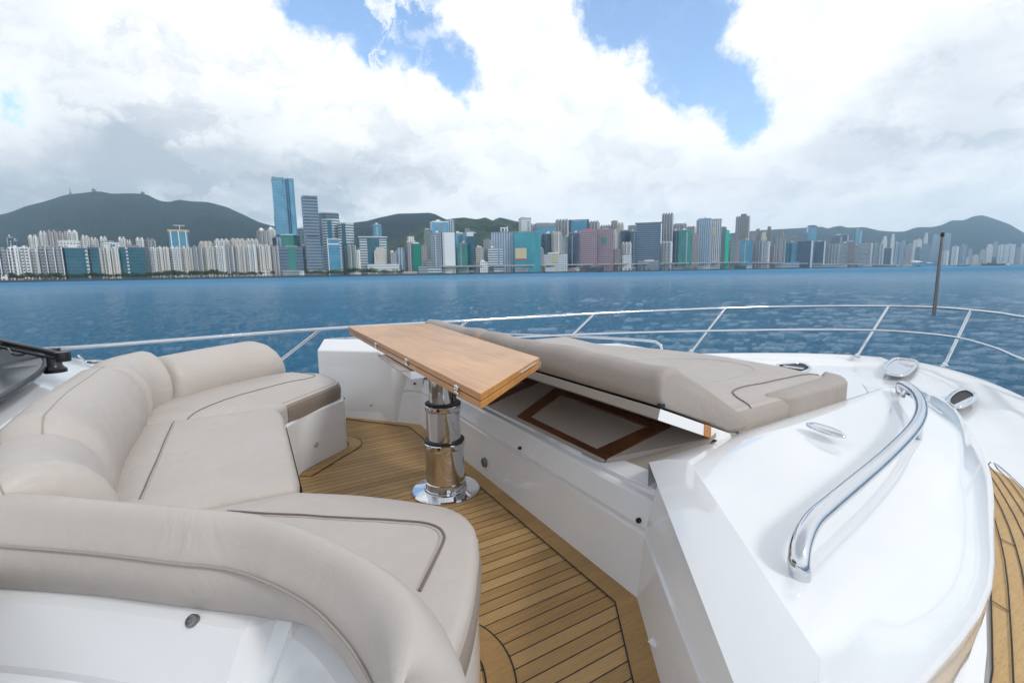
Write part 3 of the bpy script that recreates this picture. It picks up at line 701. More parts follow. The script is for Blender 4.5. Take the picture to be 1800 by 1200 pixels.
# ================================================================ cushions
def piping(path, z, parent, mat='piping', r_=.0028, name='piping', lift=.003, snap=None):
    if snap is not None:
        me = snap.data; b0 = BASE[parent.name]; bv = BVHTree.FromPolygons([tuple(v.co) for v in me.vertices], [tuple(p.vertices) for p in me.polygons]); Q = []
        for p in cr([Vector((p[0], p[1], 0)) for p in path], 6):
            h = bv.ray_cast(Vector((p.x-b0.x, p.y-b0.y, 2)), Vector((0, 0, -1)))[0]
            if h is not None: Q.append(Vector((p.x, p.y, h.z+b0.z+r_*.35)))
        x_ = put(name, tube(Q, r_, 8), M[mat], parent); return x_
    P = [Vector((a, b_, (zz if zz is not None else z)+lift)) for a, b_, zz in [(p[0], p[1], p[2] if len(p) > 2 and z is None else None) for p in path]]
    x_ = put(name, tube(cr(P, 6), r_, 8), M[mat], parent); return x_
def thingbase(name, label, cat, pts, z, group=None):
    n = len(pts); return empty(name, label, cat, (sum(p[0] for p in pts)/n, sum(p[1] for p in pts)/n, z), group)
ZC = .385
# seat cushions: port leg, middle, near leg
pp = [at(603, 670, ZC)[:2], (-.36, 1.17), at(507, 652, ZC)[:2], (-.90, 1.22), (-1.22, .95), (-1.30, .55), (-1.22, .44), (-.70, .40), (-.665, .455)]
prad = [.10, .08, .08, .05, .1, .05, .03, .04, .04]
SG = 'taupe seat cushions of the lounge'
o = thingbase('seat_cushion', 'taupe seat cushion on the far arm of the lounge, with a dark brown end', 'seat cushion', pp, .29, SG)
pr_ = dedupe(roundpoly(pp, prad))
cu = put('cushion', cushion(pr_, .292, ZC, .026), M['vinyl_cream'], o)
# brown end band follows the open edge
ib = [k for k, p in enumerate(pr_)]
def band_from(poly, i0, i1, z0, z1, d=.004):
    q = inset(poly, -d); seq = []; k = i0
    while True:
        seq.append(q[k % len(q)]); 
        if k % len(q) == i1 % len(q): break
        k += 1
    qi = inset(poly, .026); seqi = []; k = i0
    while True:
        seqi.append(qi[k % len(qi)])
        if k % len(qi) == i1 % len(qi): break
        k += 1
    return grid([[(*p, z0) for p in seq], [(*p, z0+.012) for p in seq], [(*(Vector(p).lerp(Vector(p2), -.12)), (z0+z1)/2-.006) for p, p2 in zip(seq, seqi)], [(*p, z1-.028) for p in seq], [(*(Vector(p).lerp(Vector(p2), .3)), z1-.008) for p, p2 in zip(seq, seqi)], [(*p2, z1+.0035) for p2 in seqi]])
def nearest(poly, p): return min(range(len(poly)), key=lambda k: (Vector(poly[k])-Vector(p[:2])).length)
L = len(pr_); ka, kb = nearest(pr_, (-.655, .47)), nearest(pr_, (-.35, 1.12))
if area(pr_) > 0 or True:
    kk = (ka, kb) if ((kb-ka) % L) < ((ka-kb) % L) else (kb, ka)
put('end_band', band_from(pr_, kk[0], kk[1], .290, ZC-.002), M['vinyl_dark'], o)
piping([at(x, y, ZC) for x, y in [(327, 738), (340, 730), (360, 721), (400, 705), (444, 691), (498, 677), (540, 668.5), (553, 664), (550, 660), (530, 657), (512, 654)]], ZC, o, snap=cu)
mp = [at(484, 717, ZC)[:2], at(498, 729, ZC)[:2], at(527, 845, ZC)[:2], at(521, 858, ZC)[:2], at(341, 893, ZC)[:2], (-1.26, -.62), (-1.28, .42)]
o = thingbase('seat_cushion', 'taupe middle seat cushion of the lounge, square, with a dark piped line along its rear', 'seat cushion', mp, .29, SG)
cu = put('cushion', cushion(roundpoly(mp, [.03, .05, .03, .04, .06, .05, .04]), .292, ZC+.012, .03), M['vinyl_cream'], o)
eb = put('edge_band', grid([[(*at(500, 738, ZC)[:2], .296), (*at(528, 850, ZC)[:2], .296)], [(*at(500, 738, ZC)[:2], .365), (*at(528, 850, ZC)[:2], .365)]]), M['vinyl_dark'], o)
for v in eb.data.vertices: v.co.x += .004
a, b_ = Vector(at(306, 742, ZC+.012)), Vector(at(246, 884, ZC+.012))
for dx in (0, .007): piping([a+Vector((dx, 0, 0)), a.lerp(b_, .5)+Vector((dx, 0, 0)), b_+Vector((dx, 0, 0))], ZC+.012, o, snap=cu, r_=.0022, mat='piping' if not dx else 'piping_light')
npx = [(523, 860), (640, 866), (760, 881), (800, 891), (826, 908), (838, 932), (838, 990), (824, 1065), (800, 1135), (778, 1205), (752, 1290)]
npt = [at(x, y, ZC)[:2] for x, y in npx]+[(-.80, -1.52), (-.86, -1.15), (-1.05, -.98), (-1.22, -.80), (-1.26, -.62), at(341, 895, ZC)[:2]]
o = thingbase('seat_cushion', 'taupe seat cushion on the near arm of the lounge, with a long rounded front corner', 'seat cushion', npt, .29, SG)
nr_ = dedupe([tuple(v[:2]) for v in cr([(a, b_, 0) for a, b_ in npt[:11]], 4)]+npt[11:])
cu = put('cushion', cushion(nr_, .292, ZC, .024), M['vinyl_cream'], o)
ka, kb = nearest(nr_, at(700, 872, ZC)), nearest(nr_, at(752, 1290, ZC))
put('end_band', band_from(nr_, min(ka, kb), max(ka, kb), .290, ZC-.022), M['vinyl_band'], o)
ppx = [(400, 899), (435, 902), (564, 910), (680, 916), (740, 921), (768, 928), (779, 938), (780, 952), (765, 985), (738, 1041)]
piping([at(x, y, ZC+.006) for x, y in ppx], ZC, o, snap=cu, r_=.0032)
ppx2 = [(400, 902), (435, 905.5), (564, 913.5), (680, 920), (738, 925), (763, 932), (772, 941), (772, 954), (758, 986), (734, 1038)]
piping([at(x, y, ZC+.006) for x, y in ppx2], ZC, o, mat='piping_light', snap=cu, r_=.002)
piping([at(x, y, ZC-.024) for x, y in [(838, 945), (839, 990), (825, 1066), (801, 1137), (779, 1207)]], ZC-.028, o, mat='piping_light', lift=0, r_=.003)
# back cushions
def backrest(label, path, e0=.12, e1=.12, ht=.0, th=1., mat='vinyl_cream', group=None, lines=((4, .0),), inner=None, rise=None, endk=(1, 1)):
    P = cr([(a, b_, 0) for a, b_ in path], 10); n_ = len(P); Ls = [0]
    for a, b_ in zip(P, P[1:]): Ls.append(Ls[-1]+(b_-a).length)
    prof = [(.015, .345), (.0, .375), (-.012, .41), (-.016, .45), (-.010, .49), (.010, .53), (.040, .562), (.080, .583), (.125, .590), (.165, .583), (.195, .562), (.212, .53), (.22, .49), (.222, .44), (.215, .38), (.20, .345)]
    prof = [tuple(v[:2]) for v in prof]
    # even arc-length stations, denser at the ends
    us = sorted(set([0, .004, .012, .028, .05, .08, .12, .16]+[.2+.6*k/16 for k in range(17)]+[1-x for x in (0, .004, .012, .028, .05, .08, .12, .16)]))
    rows = []
    for u in us:
        d = u*Ls[-1]; j = 0
        while j < n_-2 and Ls[j+1] < d: j += 1
        k = (d-Ls[j])/max(1e-9, Ls[j+1]-Ls[j]); p = P[j].lerp(P[j+1], k)
        t = (P[min(j+2, n_-1)]-P[max(j-1, 0)]).normalized(); nn = Vector((-t.y, t.x, 0))
        if nn.dot(p-Vector((-.3, 0, 0))) < 0: nn = -nn
        sc = 1.
        for dd, e_ in ((d, e0), (Ls[-1]-d, e1)):
            if dd < e_: sc *= math.sqrt(max(.0, 1-(1-dd/e_)**2))
        sc = max(sc, .02); r_ = []
        hh = 1+ht+(rise(u) if rise else 0)
        for o_, z in prof:
            zz = .345+(z-.345)*hh; 
            cz_ = .40; co = .11
            k1 = .35+.65*sc
            r_.append(p+nn*((co+(o_-co)*(k1 if sc < 1 else 1))*th)+Vector((0, 0, .345+(zz-.345)*(sc**.8))))
        rows.append(r_)
    V, F = grid(rows, closed=False)
    m_ = len(prof); F += [tuple(range(m_)), tuple(len(rows)*m_-1-k for k in range(m_))]
    # bottom
    F += [(i*m_, (i+1)*m_, (i+1)*m_+m_-1, i*m_+m_-1) for i in range(len(rows)-1)]
    c_ = [sum(v.x for v in V)/len(V), sum(v.y for v in V)/len(V), .345]
    o = empty('back_cushion', label, 'back cushion', tuple(c_), group)
    put('cushion', (V, F), M[mat], o, ang=80)
    for idx, lift in lines:
        L2 = [r_[int(idx)] if idx == int(idx) else r_[int(idx)].lerp(r_[int(idx)+1], idx-int(idx)) for r_ in rows][2:-2]
        nn_ = []
        piping([tuple(v) for v in L2], None, o, mat='seam_tone', lift=.0, r_=.0016, name='seam')
    return o
BG = 'taupe back cushions of the lounge'
backrest('taupe back cushion on the far side of the lounge, straight with a rounded free end', [at(512, 650, ZC)[:2], (-.72, 1.25), at(380, 683, ZC)[:2], at(312, 703, ZC)[:2]], .22, .05, .04, group=BG, lines=())
backrest('narrow taupe corner back cushion between the far one and the broad one behind the seat', [at(309, 704, ZC)[:2], (-1.18, .78), (-1.205, .66), at(266, 737, ZC)[:2]], .03, .03, .22, group=BG, lines=((9.6, 0),))
backrest('broad taupe back cushion behind the middle seat, with two curved seams', [(-1.195, .56), (-1.20, .2), (-1.205, -.1), (-1.185, -.46)], .16, .08, .27, group=BG, lines=((7.6, 0), (9.8, 0)), th=1.05)
backrest('taupe back cushion at the left edge of the picture, beside the long near one', [(-1.185, -.36), (-1.18, -.50), (-1.15, -.66), (-1.11, -.76)], .16, .04, .20, group=BG, lines=((9.2, 0),))
# near roll, measured row by row
Tp = [(-420, 846), (-200, 852), (0, 862), (180, 878), (340, 892), (470, 908), (590, 953), (685, 1008), (733, 1062), (736, 1125), (712, 1195), (690, 1260)]
Pp = [(-420, 938), (-200, 944), (0, 958), (170, 972), (300, 988), (400, 999), (480, 1026), (550, 1066), (600, 1115), (632, 1158), (655, 1200), (680, 1262)]
Mp = [(-420, 1016), (-200, 1020), (0, 1033), (170, 1046), (310, 1064), (420, 1078), (505, 1091), (560, 1108), (598, 1140), (625, 1172), (650, 1207), (684, 1268)]
T = [Vector(P3(x, y, .595)) for x, y in Tp]; Pq = [Vector(P3(x, y, .530)) for x, y in Pp]; Mq = [Vector(P3(x, y, .435)) for x, y in Mp]
inn_ = []
for i, v in enumerate(T):
    e = T[min(i+1, len(T)-1)]-T[max(i-1, 0)]; n_ = Vector((e.y, -e.x, 0)).normalized()
    if n_.dot(Vector((.5, 1, 0))) < 0: n_ = -n_
    inn_.append(n_)
S1 = [v+n_*.035+Vector((0, 0, -.05)) for v, n_ in zip(T, inn_)]; S2 = [v+n_*.05+Vector((0, 0, -.12)) for v, n_ in zip(T, inn_)]; S3 = [v+n_*.035+Vector((0, 0, -.20)) for v, n_ in zip(T, inn_)]; S4 = [v+n_*.0+Vector((0, 0, -.225)) for v, n_ in zip(T, inn_)]
Cc = [a.lerp(b_, .42)+Vector((0, 0, .022)) for a, b_ in zip(T, Pq)]; C2 = [a.lerp(b_, .75)+Vector((0, 0, .014)) for a, b_ in zip(T, Pq)]
P2 = [a.lerp(b_, .5)+Vector((-.012, -.012, .004)) for a, b_ in zip(Pq, Mq)]
M2 = [v+Vector((.02, .03, -.03)) for v in Mq]
nrows = [cr(r_, 5) for r_ in (S4, S3, S2, S1, T, Cc, C2, Pq, P2, Mq, M2)]
cols = [cr([nrows[i][k] for i in range(len(nrows))], 3) for k in range(len(nrows[0]))]
V, F = grid(cols); m_ = len(cols[0]); F += [tuple(range(m_)), tuple(len(cols)*m_-1-k for k in range(m_))]
o = empty('back_cushion', 'long taupe back cushion nearest the camera, with a stitched seam along its rolled top', 'back cushion', (-.95, -1.2, .37), BG)
put('cushion', (V, F), M['vinyl_cream'], o, ang=80)
sm = [v+Vector((-.002, -.003, .001)) for v in nrows[7]]
put('seam', tube(sm, .0024, 8), M['seam_tone'], o)
st_ = []
sm2 = [v+Vector((.004, .006, .004)) for v in nrows[7]]
for a, b_ in zip(sm2, sm2[1:]):
    n_ = max(1, int((b_-a).length/.0075))
    for k in range(n_):
        p0, p1 = a.lerp(b_, k/n_), a.lerp(b_, (k+.62)/n_); st_.append(tube([p0, p1], .0015, 5))
put('stitching', join(*st_), M['thread'], o)
# ---- sun pad: head rests, main pad, foot cushion
def headrest(label, t0_, t1_, round_near=False):
    prof = [(.245, .588), (.240, .62), (.242, .665), (.255, .690), (.280, .702), (.320, .697), (.40, .650), (.48, .603), (.56, .552), (.64, .497), (.70, .452), (.715, .435), (.705, .424), (.66, .418), (.60, .430), (.40, .520), (.27, .575)]
    cen = Vector((.46, 0, .555)); rows = []; Lt = t1_-t0_
    for u in [0, .003, .008, .016, .03, .05]+[.08+.84*k/14 for k in range(15)]+[.95, .97, .984, .992, .997, 1]:
        t = t0_+Lt*u; d = min(u, 1-u)*abs(Lt); k = math.sqrt(max(0, 1-(1-min(1, d/.03))**2)); sc = .93+.07*k
        wv = .004*math.sin(9*t)+.003*math.sin(23*t+1)
        rows.append([(cen.x+(a-cen.x)*sc, t, cen.z+(z-cen.z)*(.80+.20*k)+(wv if z > .6 else 0)) for a, z in prof])
    V, F = grid(rows); m_ = len(prof); F += [tuple(range(m_)), tuple(len(rows)*m_-1-k for k in range(m_))]+[(i*m_, (i+1)*m_, (i+1)*m_+m_-1, i*m_+m_-1) for i in range(len(rows)-1)]
    o = empty('headrest_cushion', label, 'headrest cushion', (.46, (t0_+t1_)/2, .42), 'raised headrest cushions of the sun pad')
    put('cushion', (V, F), M['vinyl_taupe'], o, ang=70)
    piping([(.250, t0_+.02, .600), (.250, (t0_+t1_)/2, .600), (.250, t1_-.02, .600)], None, o, lift=0, mat='piping', r_=.0022)
    return o
tj = 0.18
headrest('near grey-brown raised headrest cushion of the sun pad, running to the white side moulding', -1.055, tj-.008)
headrest('far grey-brown raised headrest cushion of the sun pad, partly hidden by the table', tj+.008, .965)
put('velcro_tab', box((.255, -1.048, .586), (.022, .018, .014)), M['dark_hole'], Y, bev=.004)
sp = [(.60, -1.04), (1.30, -1.03), (1.50, -.98), at(1370, 641, .50)[:2], at(1245, 621, .50)[:2], at(1150, 611, .50)[:2], at(1060, 605, .50)[:2], (1.42, .95), (.60, 1.0)]
def padz(x, y): return -.018*max(0, (x-.9))*1.2+.02*max(0, 1-(abs(x-.62)/.25))
o = thingbase('sun_pad', 'broad taupe sun pad with piped outline lying forward of the headrests', 'sun pad', sp, .405)
cu = put('cushion', cushion(roundpoly(sp, [.02, .06, .12, .1, .1, .1, .1, .1, .03]), .406, .50, .03), M['vinyl_pad'], o)
Zp = .503
spb = [(.66, -1.043), (1.0, -1.036)]
put('end_band', grid([[(a, b_, .408) for a, b_ in spb], [(a, b_-.003, .42) for a, b_ in spb], [(a, b_-.003, .47) for a, b_ in spb], [(a, b_+.01, .493) for a, b_ in spb]]), M['vinyl_taupe'], o)
piping([at(x, y, Zp) for x, y in [(1444, 657), (1400, 664), (1349, 674), (1310, 682), (1289, 690), (1293, 699), (1313, 709), (1338, 720)]], Zp, o, r_=.0035, snap=cu)
piping([at(x, y, Zp) for x, y in [(1040, 640), (1140, 634), (1230, 633), (1300, 642), (1325, 652), (1310, 662), (1230, 680)]], Zp, o, r_=.0016, mat='piping_light', name='seam', snap=cu)
fc = [(1.00, -1.055), (1.44, -1.045), (1.53, -.99), (1.57, -.86), at(1446, 657, .52)[:2], at(1329, 690, .52)[:2]]
o = thingbase('foot_cushion', 'small darker taupe foot cushion at the near corner of the sun pad', 'foot cushion', fc, .41)
put('cushion', cushion(roundpoly(fc, [.05, .07, .06, .08, .08, .08]), .409, .515, .028), M['vinyl_taupe'], o)
# ================================================================ table
ZT = .70
A, B_, C_, D_ = [at(x, y, ZT)[:2] for x, y in [(612, 574), (756, 568.5), (948, 628), (845, 692)]]
tab = empty('folding_table', 'varnished teak folding table on a polished telescopic steel pedestal', 'table', (-.07, -.06, 0))
quad = [A, B_, C_, D_]
put('table_leaf', prism(quad, ZT-.0180, ZT), [M['table_wood']], tab, smooth=True, bev=.002, seg=2)
put('table_leaf', prism(inset(quad, .001), ZT-.041, ZT-.0222), [M['table_edge']], tab, smooth=True, bev=.002, seg=2)
# edge banding, a darker lipping round the top leaf
def lip(q, z0, z1, d):
    o_, i_ = inset(q, -.0012), inset(q, d)
    V = [(*p, z0) for p in o_]+[(*p, z1) for p in o_]+[(*p, z1) for p in i_]; n = 4
    return V, [(k, (k+1) % n, n+(k+1) % n, n+k) for k in range(n)]
put('edge_lipping', lip(quad, ZT-.0176, ZT-.0006, .0), M['table_edge'], tab, smooth=False)
sl0, sl1 = Vector(C_).lerp(Vector(D_), .10), Vector(C_).lerp(Vector(D_), .42)
nrm = (Vector(D_)-Vector(C_)).normalized(); nrm = Vector((nrm.y, -nrm.x)); 
if nrm.dot(Vector(C_)-Vector(A)) < 0: nrm = -nrm
e_ = [sl0, sl1]
put('hand_slot', tube([(*(sl0+nrm*.0002), ZT-.0095), (*(sl1+nrm*.0002), ZT-.0095)], .0062, 12, flat=.3), M['piping_light'], tab)
put('corner_catch', lathe([(.005, -.012), (.005, .004), (0, .006)], (*(Vector(C_)+nrm*.002), ZT-.024), 12), M['steel'], tab)
for hx, hy in ((659, 607), (715, 636), (802, 684)):
    e0_ = at(hx, hy, ZT-.02); p = Vector(A).lerp(Vector(D_), (Vector(e0_[:2])-Vector(A)).length/(Vector(D_)-Vector(A)).length); ed = (Vector(D_)-Vector(A)).normalized(); nn = Vector((ed.y, -ed.x))
    if nn.dot(Vector((-1, 0))) < 0: nn = -nn
    gs = []
    for du, dz in ((-.009, -.012), (0, -.011), (.009, -.013), (-.009, -.029), (0, -.028), (.009, -.030)):
        c_ = p+ed*du+nn*.003; gs.append(lathe([(0, -.0045), (.0035, -.003), (.0048, 0), (.0035, .003), (0, .0045)], (c_.x, c_.y, ZT+dz), 10))
    gs.append(tube([(*(p+nn*.003+ed*-.013), ZT-.020), (*(p+nn*.003+ed*.013), ZT-.020)], .004, 8))
    put('hinge', join(*gs), M['steel'], tab)
# bracket under the leaves
bl, br = Vector(at(663, 624, ZT-.043)), Vector(at(722, 653, ZT-.043)); dd_ = Vector((.10, .0, 0))
put('bracket', ([bl, br, br+dd_, bl+dd_, bl+Vector((.012, 0, -.020)), br+Vector((0, 0, -.028)), br+dd_+Vector((0, 0, -.028)), bl+dd_+Vector((0, 0, -.020))], [(0, 1, 2, 3), (4, 7, 6, 5), (0, 4, 5, 1), (1, 5, 6, 2), (2, 6, 7, 3), (3, 7, 4, 0)]), M['steel'], tab, smooth=False)
pc_ = (*at(784, 861, 0)[:2], 0)
put('slide_plate', box((pc_[0], pc_[1], ZT-.052), (.26, .42, .018)), M['steel'], tab, bev=.003)
put('pedestal_foot', lathe([(.158, .001), (.158, .008), (.152, .013), (.10, .016), (.097, .024), (.094, .026), (.094, .055), (.090, .058)], pc_, 64), M['steel'], tab, ang=30)
put('pedestal_lower', lathe([(.0895, .05), (.0895, .212), (.0925, .215), (.0945, .219), (.0945, .240), (.0915, .244)], pc_, 64), M['steel'], tab, ang=30)
put('pedestal_middle', lathe([(.077, .235), (.077, .388), (.080, .391), (.082, .395), (.082, .413), (.079, .416)], pc_, 64), M['steel'], tab, ang=30)
put('pedestal_upper', lathe([(.062, .40), (.062, .645)], pc_, 64), M['steel'], tab, ang=30)
for z, r0 in ((.244, .092), (.416, .080)):
    put('rubber_collar', lathe([(r0-.004, -.004), (r0+.001, .0), (r0+.001, .006), (r0-.006, .010), (r0-.016, .010)], (pc_[0], pc_[1], z), 64), M['black_rubber'], tab)
    a_ = R(205); c_ = (pc_[0]+math.cos(a_)*(r0+.010), pc_[1]+math.sin(a_)*(r0+.010))
    k_ = put('clamp_knob', join(tube([(pc_[0]+math.cos(a_)*r0*.9, pc_[1]+math.sin(a_)*r0*.9, z-.012), (*c_, z-.012)], .010, 14), lathe([(0, -.014), (.009, -.010), (.011, 0), (.009, .010), (0, .014)], (*c_, z-.012), 14)), M['steel'], tab)
    put('slot', box((pc_[0]+math.cos(R(232))*(r0+.0015), pc_[1]+math.sin(R(232))*(r0+.0015), z-.012), (.004, .012, .012), R(232)), M['dark_hole'], tab)
# ================================================================ sea
def sea_mat(g, b):
    geo = g.n('ShaderNodeNewGeometry'); p = geo.outputs['Position']
    cd = g.vm('LENGTH', p)
    b.inputs['IOR'].default_value = 1.333; b.inputs['Specular IOR Level'].default_value = .38
    n1 = g.noise(g.vm('MULTIPLY', p, (1, 1.3, 1)), 2.3, 7, .70, .7)
    n2 = g.noise(p, 6., 4, .6, .3)
    n3 = g.noise(g.vm('MULTIPLY', p, (1, 1.6, 1)), .11, 4, .6, .4)
    n4 = g.noise(g.vm('MULTIPLY', p, (1, 2.2, 1)), .016, 4, .6, .4)
    h = g.m('ADD', g.m('ADD', g.m('MULTIPLY', n1, .28), g.m('MULTIPLY', n2, .07)), g.m('ADD', g.m('MULTIPLY', n3, 1.4), g.m('MULTIPLY', n4, 2.5)))
    bump(g, b, h, 1.0, 2.4)
    patch = g.noise(g.vm('MULTIPLY', p, (1, 2.5, 1)), .02, 3, .55)
    g.link(g.mix(g.mr(patch, .35, .65), (.010, .170, .345), (.017, .210, .41)), b.inputs['Base Color'])
    g.link(g.mr(cd, 15, 500, .06, .55), b.inputs['Roughness'])
pmat('sea_water', build=sea_mat)
def build_sea():
    rs = [2.2]
    rmax = 9000
    while rs[-1] < 130: rs.append(rs[-1]*1.0235)
    while rs[-1] < 7600: rs.append(rs[-1]*1.16)
    fine = [R(-58+116*k/560) for k in range(561)]
    coarse = [R(58+244*k/40) for k in range(1, 40)]
    ang = fine+coarse; V = []
    for r_ in rs:
        fade = max(0, 1-r_/125)
        for k, a in enumerate(ang):
            x, y = r_*math.sin(a), r_*math.cos(a); z = 0
            if fade > 0 and k < 561 and r_ > 3.5:
                f2 = min(1, (r_-3.5)/4)*min(1, fade*2.5)
                n_ = noise.noise(Vector((x*.42, y*.5, 3.1)))*.13+noise.noise(Vector((x*1.15+5, y*1.3, 7)))*.075
                n2 = 1-abs(noise.noise(Vector((x*.8+11, y*.95, 1))))*2
                n3 = 1-abs(noise.noise(Vector((x*2.3, y*2.6, 9))))*2
                z = (n_*.8+n2*.05+n3*.03-.035)*f2
            V.append((x, max(y, -2500), SEA+z))
    n_ = len(ang); F = [(i*n_+k, i*n_+(k+1) % n_, (i+1)*n_+(k+1) % n_, (i+1)*n_+k) for i in range(len(rs)-1) for k in range(n_)]
    F.append(tuple(range(n_)))
    me = bpy.data.meshes.new('sea'); me.from_pydata(V, [], F); me.polygons.foreach_set('use_smooth', [True]*len(F)); me.materials.append(M['sea_water'])
    o = bpy.data.objects.new('sea', me); C.link(o); o['kind'] = 'structure'
build_sea()
# ================================================================ hills
def hill_mat(c0, c1, c2):
    def f(g, b):
        p = g.n('ShaderNodeNewGeometry').outputs['Position']; n_ = g.noise(p, .0035, 7, .62, .4); m2 = g.noise(p, .016, 6, .7)
        g.link(g.mix(g.mr(m2, .42, .60), g.mix(g.mr(n_, .35, .65), c0, c1), c2), b.inputs['Base Color'])
        b.inputs['Specular IOR Level'].default_value = .05; bump(g, b, g.m('ADD', n_, g.m('MULTIPLY', m2, .45)), 1., 110.)
    return f
pmat('hill_dark', rough=1, build=hill_mat((.014, .028, .028), (.022, .038, .032), (.010, .020, .022)))
pmat('hill_green', rough=1, build=hill_mat((.050, .075, .030), (.105, .115, .055), (.016, .036, .016)))
LAND = SEA+3.2
def hill(name, ridge, Yd, depth, mat, seed, rough_=1.):
    pts = [(xat(x, y, Yd), ztop(x, y, Yd)) for x, y in ridge]
    n_ = 150; x0, x1 = pts[0][0], pts[-1][0]; rows = []
    def hz(x):
        for (a, p), (b_, q) in zip(pts, pts[1:]):
            if a <= x <= b_: u = (x-a)/(b_-a); return p+(q-p)*u
        return pts[-1][1]
    M_ = 40
    for j in range(M_+1):
        v = -1+2*j/M_                # -1 front foot, 0 ridge, 1 rear foot
        r_ = []
        for k in range(n_+1):
            x = x0+(x1-x0)*k/n_; h = hz(x)-LAND; y = Yd+v*depth
            prof = (1-abs(v))**1.15 if v < 0 else max(0, 1-abs(v)*1.3)
            q = noise.fractal(Vector((x*.0016, y*.0024, seed)), .9, 2.1, 5)
            rid = 1-abs(noise.noise(Vector((x*.0042, y*.0012, seed+4))))*1.6
            z = h*prof*(1+.0*q)+(q*.16+rid*.10)*h*rough_*min(1, abs(v)*3.2)*prof - (.07*h if 0 else 0)
            r_.append((x*(y/Yd if v < 0 else 1), y, LAND-2+max(0, z)))
        rows.append(r_)
    put(name, grid(rows), M[mat], kind='structure', boat=False, ang=180, base=(0, Yd, SEA))
hill('hill', [(-700, 430), (-300, 405), (-120, 395), (0, 377), (20, 372), (45, 362), (85, 352), (105, 345), (120, 341), (145, 339), (165, 336), (180, 336.5), (195, 340), (230, 339.5), (255, 340.5), (265, 344), (275, 351), (295, 355), (315, 350.5), (335, 353.5), (365, 354.5), (400, 364), (430, 378), (455, 390), (480, 397), (540, 404), (600, 418), (660, 440)], 4200, 1700, 'hill_dark', 1)
hill('hill', [(540, 410), (575, 398), (620, 391), (645, 388), (665, 382.5), (700, 375), (725, 374.5), (755, 373.5), (765, 376), (775, 381), (790, 388), (810, 398), (850, 415), (930, 440)], 3600, 1300, 'hill_dark', 2)
hill('hill', [(560, 455), (640, 440), (690, 420), (730, 406), (760, 392), (790, 384), (815, 381.5), (838, 385), (853, 381.5), (866, 387), (878, 381.5), (890, 384), (905, 388), (930, 392), (1000, 402), (1080, 412), (1160, 430), (1200, 455)], 2700, 900, 'hill_green', 3)
hill('hill', [(1080, 440), (1180, 425), (1260, 412), (1340, 404), (1400, 401), (1430, 399), (1445, 398), (1455, 402), (1462, 399), (1478, 396.5), (1490, 400), (1520, 399), (1545, 405), (1570, 407), (1590, 407), (1605, 401), (1615, 399), (1640, 399), (1660, 394), (1672, 387), (1695, 387), (1710, 380), (1725, 378), (1735, 380), (1750, 385), (1775, 394), (1800, 409), (1850, 420), (2000, 440)], 6200, 1700, 'hill_dark', 5)
# ================================================================ shore
def Ysh(x): # depth of the shoreline for a photo column
    P = [(-600, 520), (0, 760), (300, 940), (600, 1120), (900, 1330), (1200, 1700), (1450, 2200), (1585, 2700), (1620, 3900), (2000, 4400), (2600, 4800)]
    for (a, p), (b_, q) in zip(P, P[1:]):
        if a <= x <= b_: return p+(q-p)*(x-a)/(b_-a)
def xw(x, Yd): return xat(x, 470, Yd)
pmat('land_paving', (.22, .22, .21), .9); pmat('concrete', (.36, .35, .34), .85); pmat('seawall_stone', (.07, .07, .075), .9); pmat('white_paint', (.75, .75, .75), .5)
pmat('grass_lawn', (.12, .17, .06), .95)
sx = [-600, -200, 0, 150, 300, 450, 600, 750, 900, 1050, 1200, 1325, 1450, 1530, 1585, 1620, 1800, 2000, 2600]
front = [(xw(x, Ysh(x)), Ysh(x)) for x in sx]
poly = front+[(8500, 8100), (-8500, 8100), (-8500, 600)]
put('land', prism(poly, SEA-2, LAND), M['land_paving'], kind='structure', boat=False, smooth=False, base=(0, 2000, SEA-2))
L2 = [(*p, 0) for p in front]
put('seawall', grid([[(a, b_-3, SEA-1) for a, b_, _ in L2], [(a, b_-3, LAND+.6) for a, b_, _ in L2], [(a, b_+2, LAND+.6) for a, b_, _ in L2], [(a, b_+2, LAND-1) for a, b_, _ in L2]]), M['seawall_stone'], label='dark low sea wall running along the foot of the whole waterfront', cat='sea wall', boat=False, smooth=False)
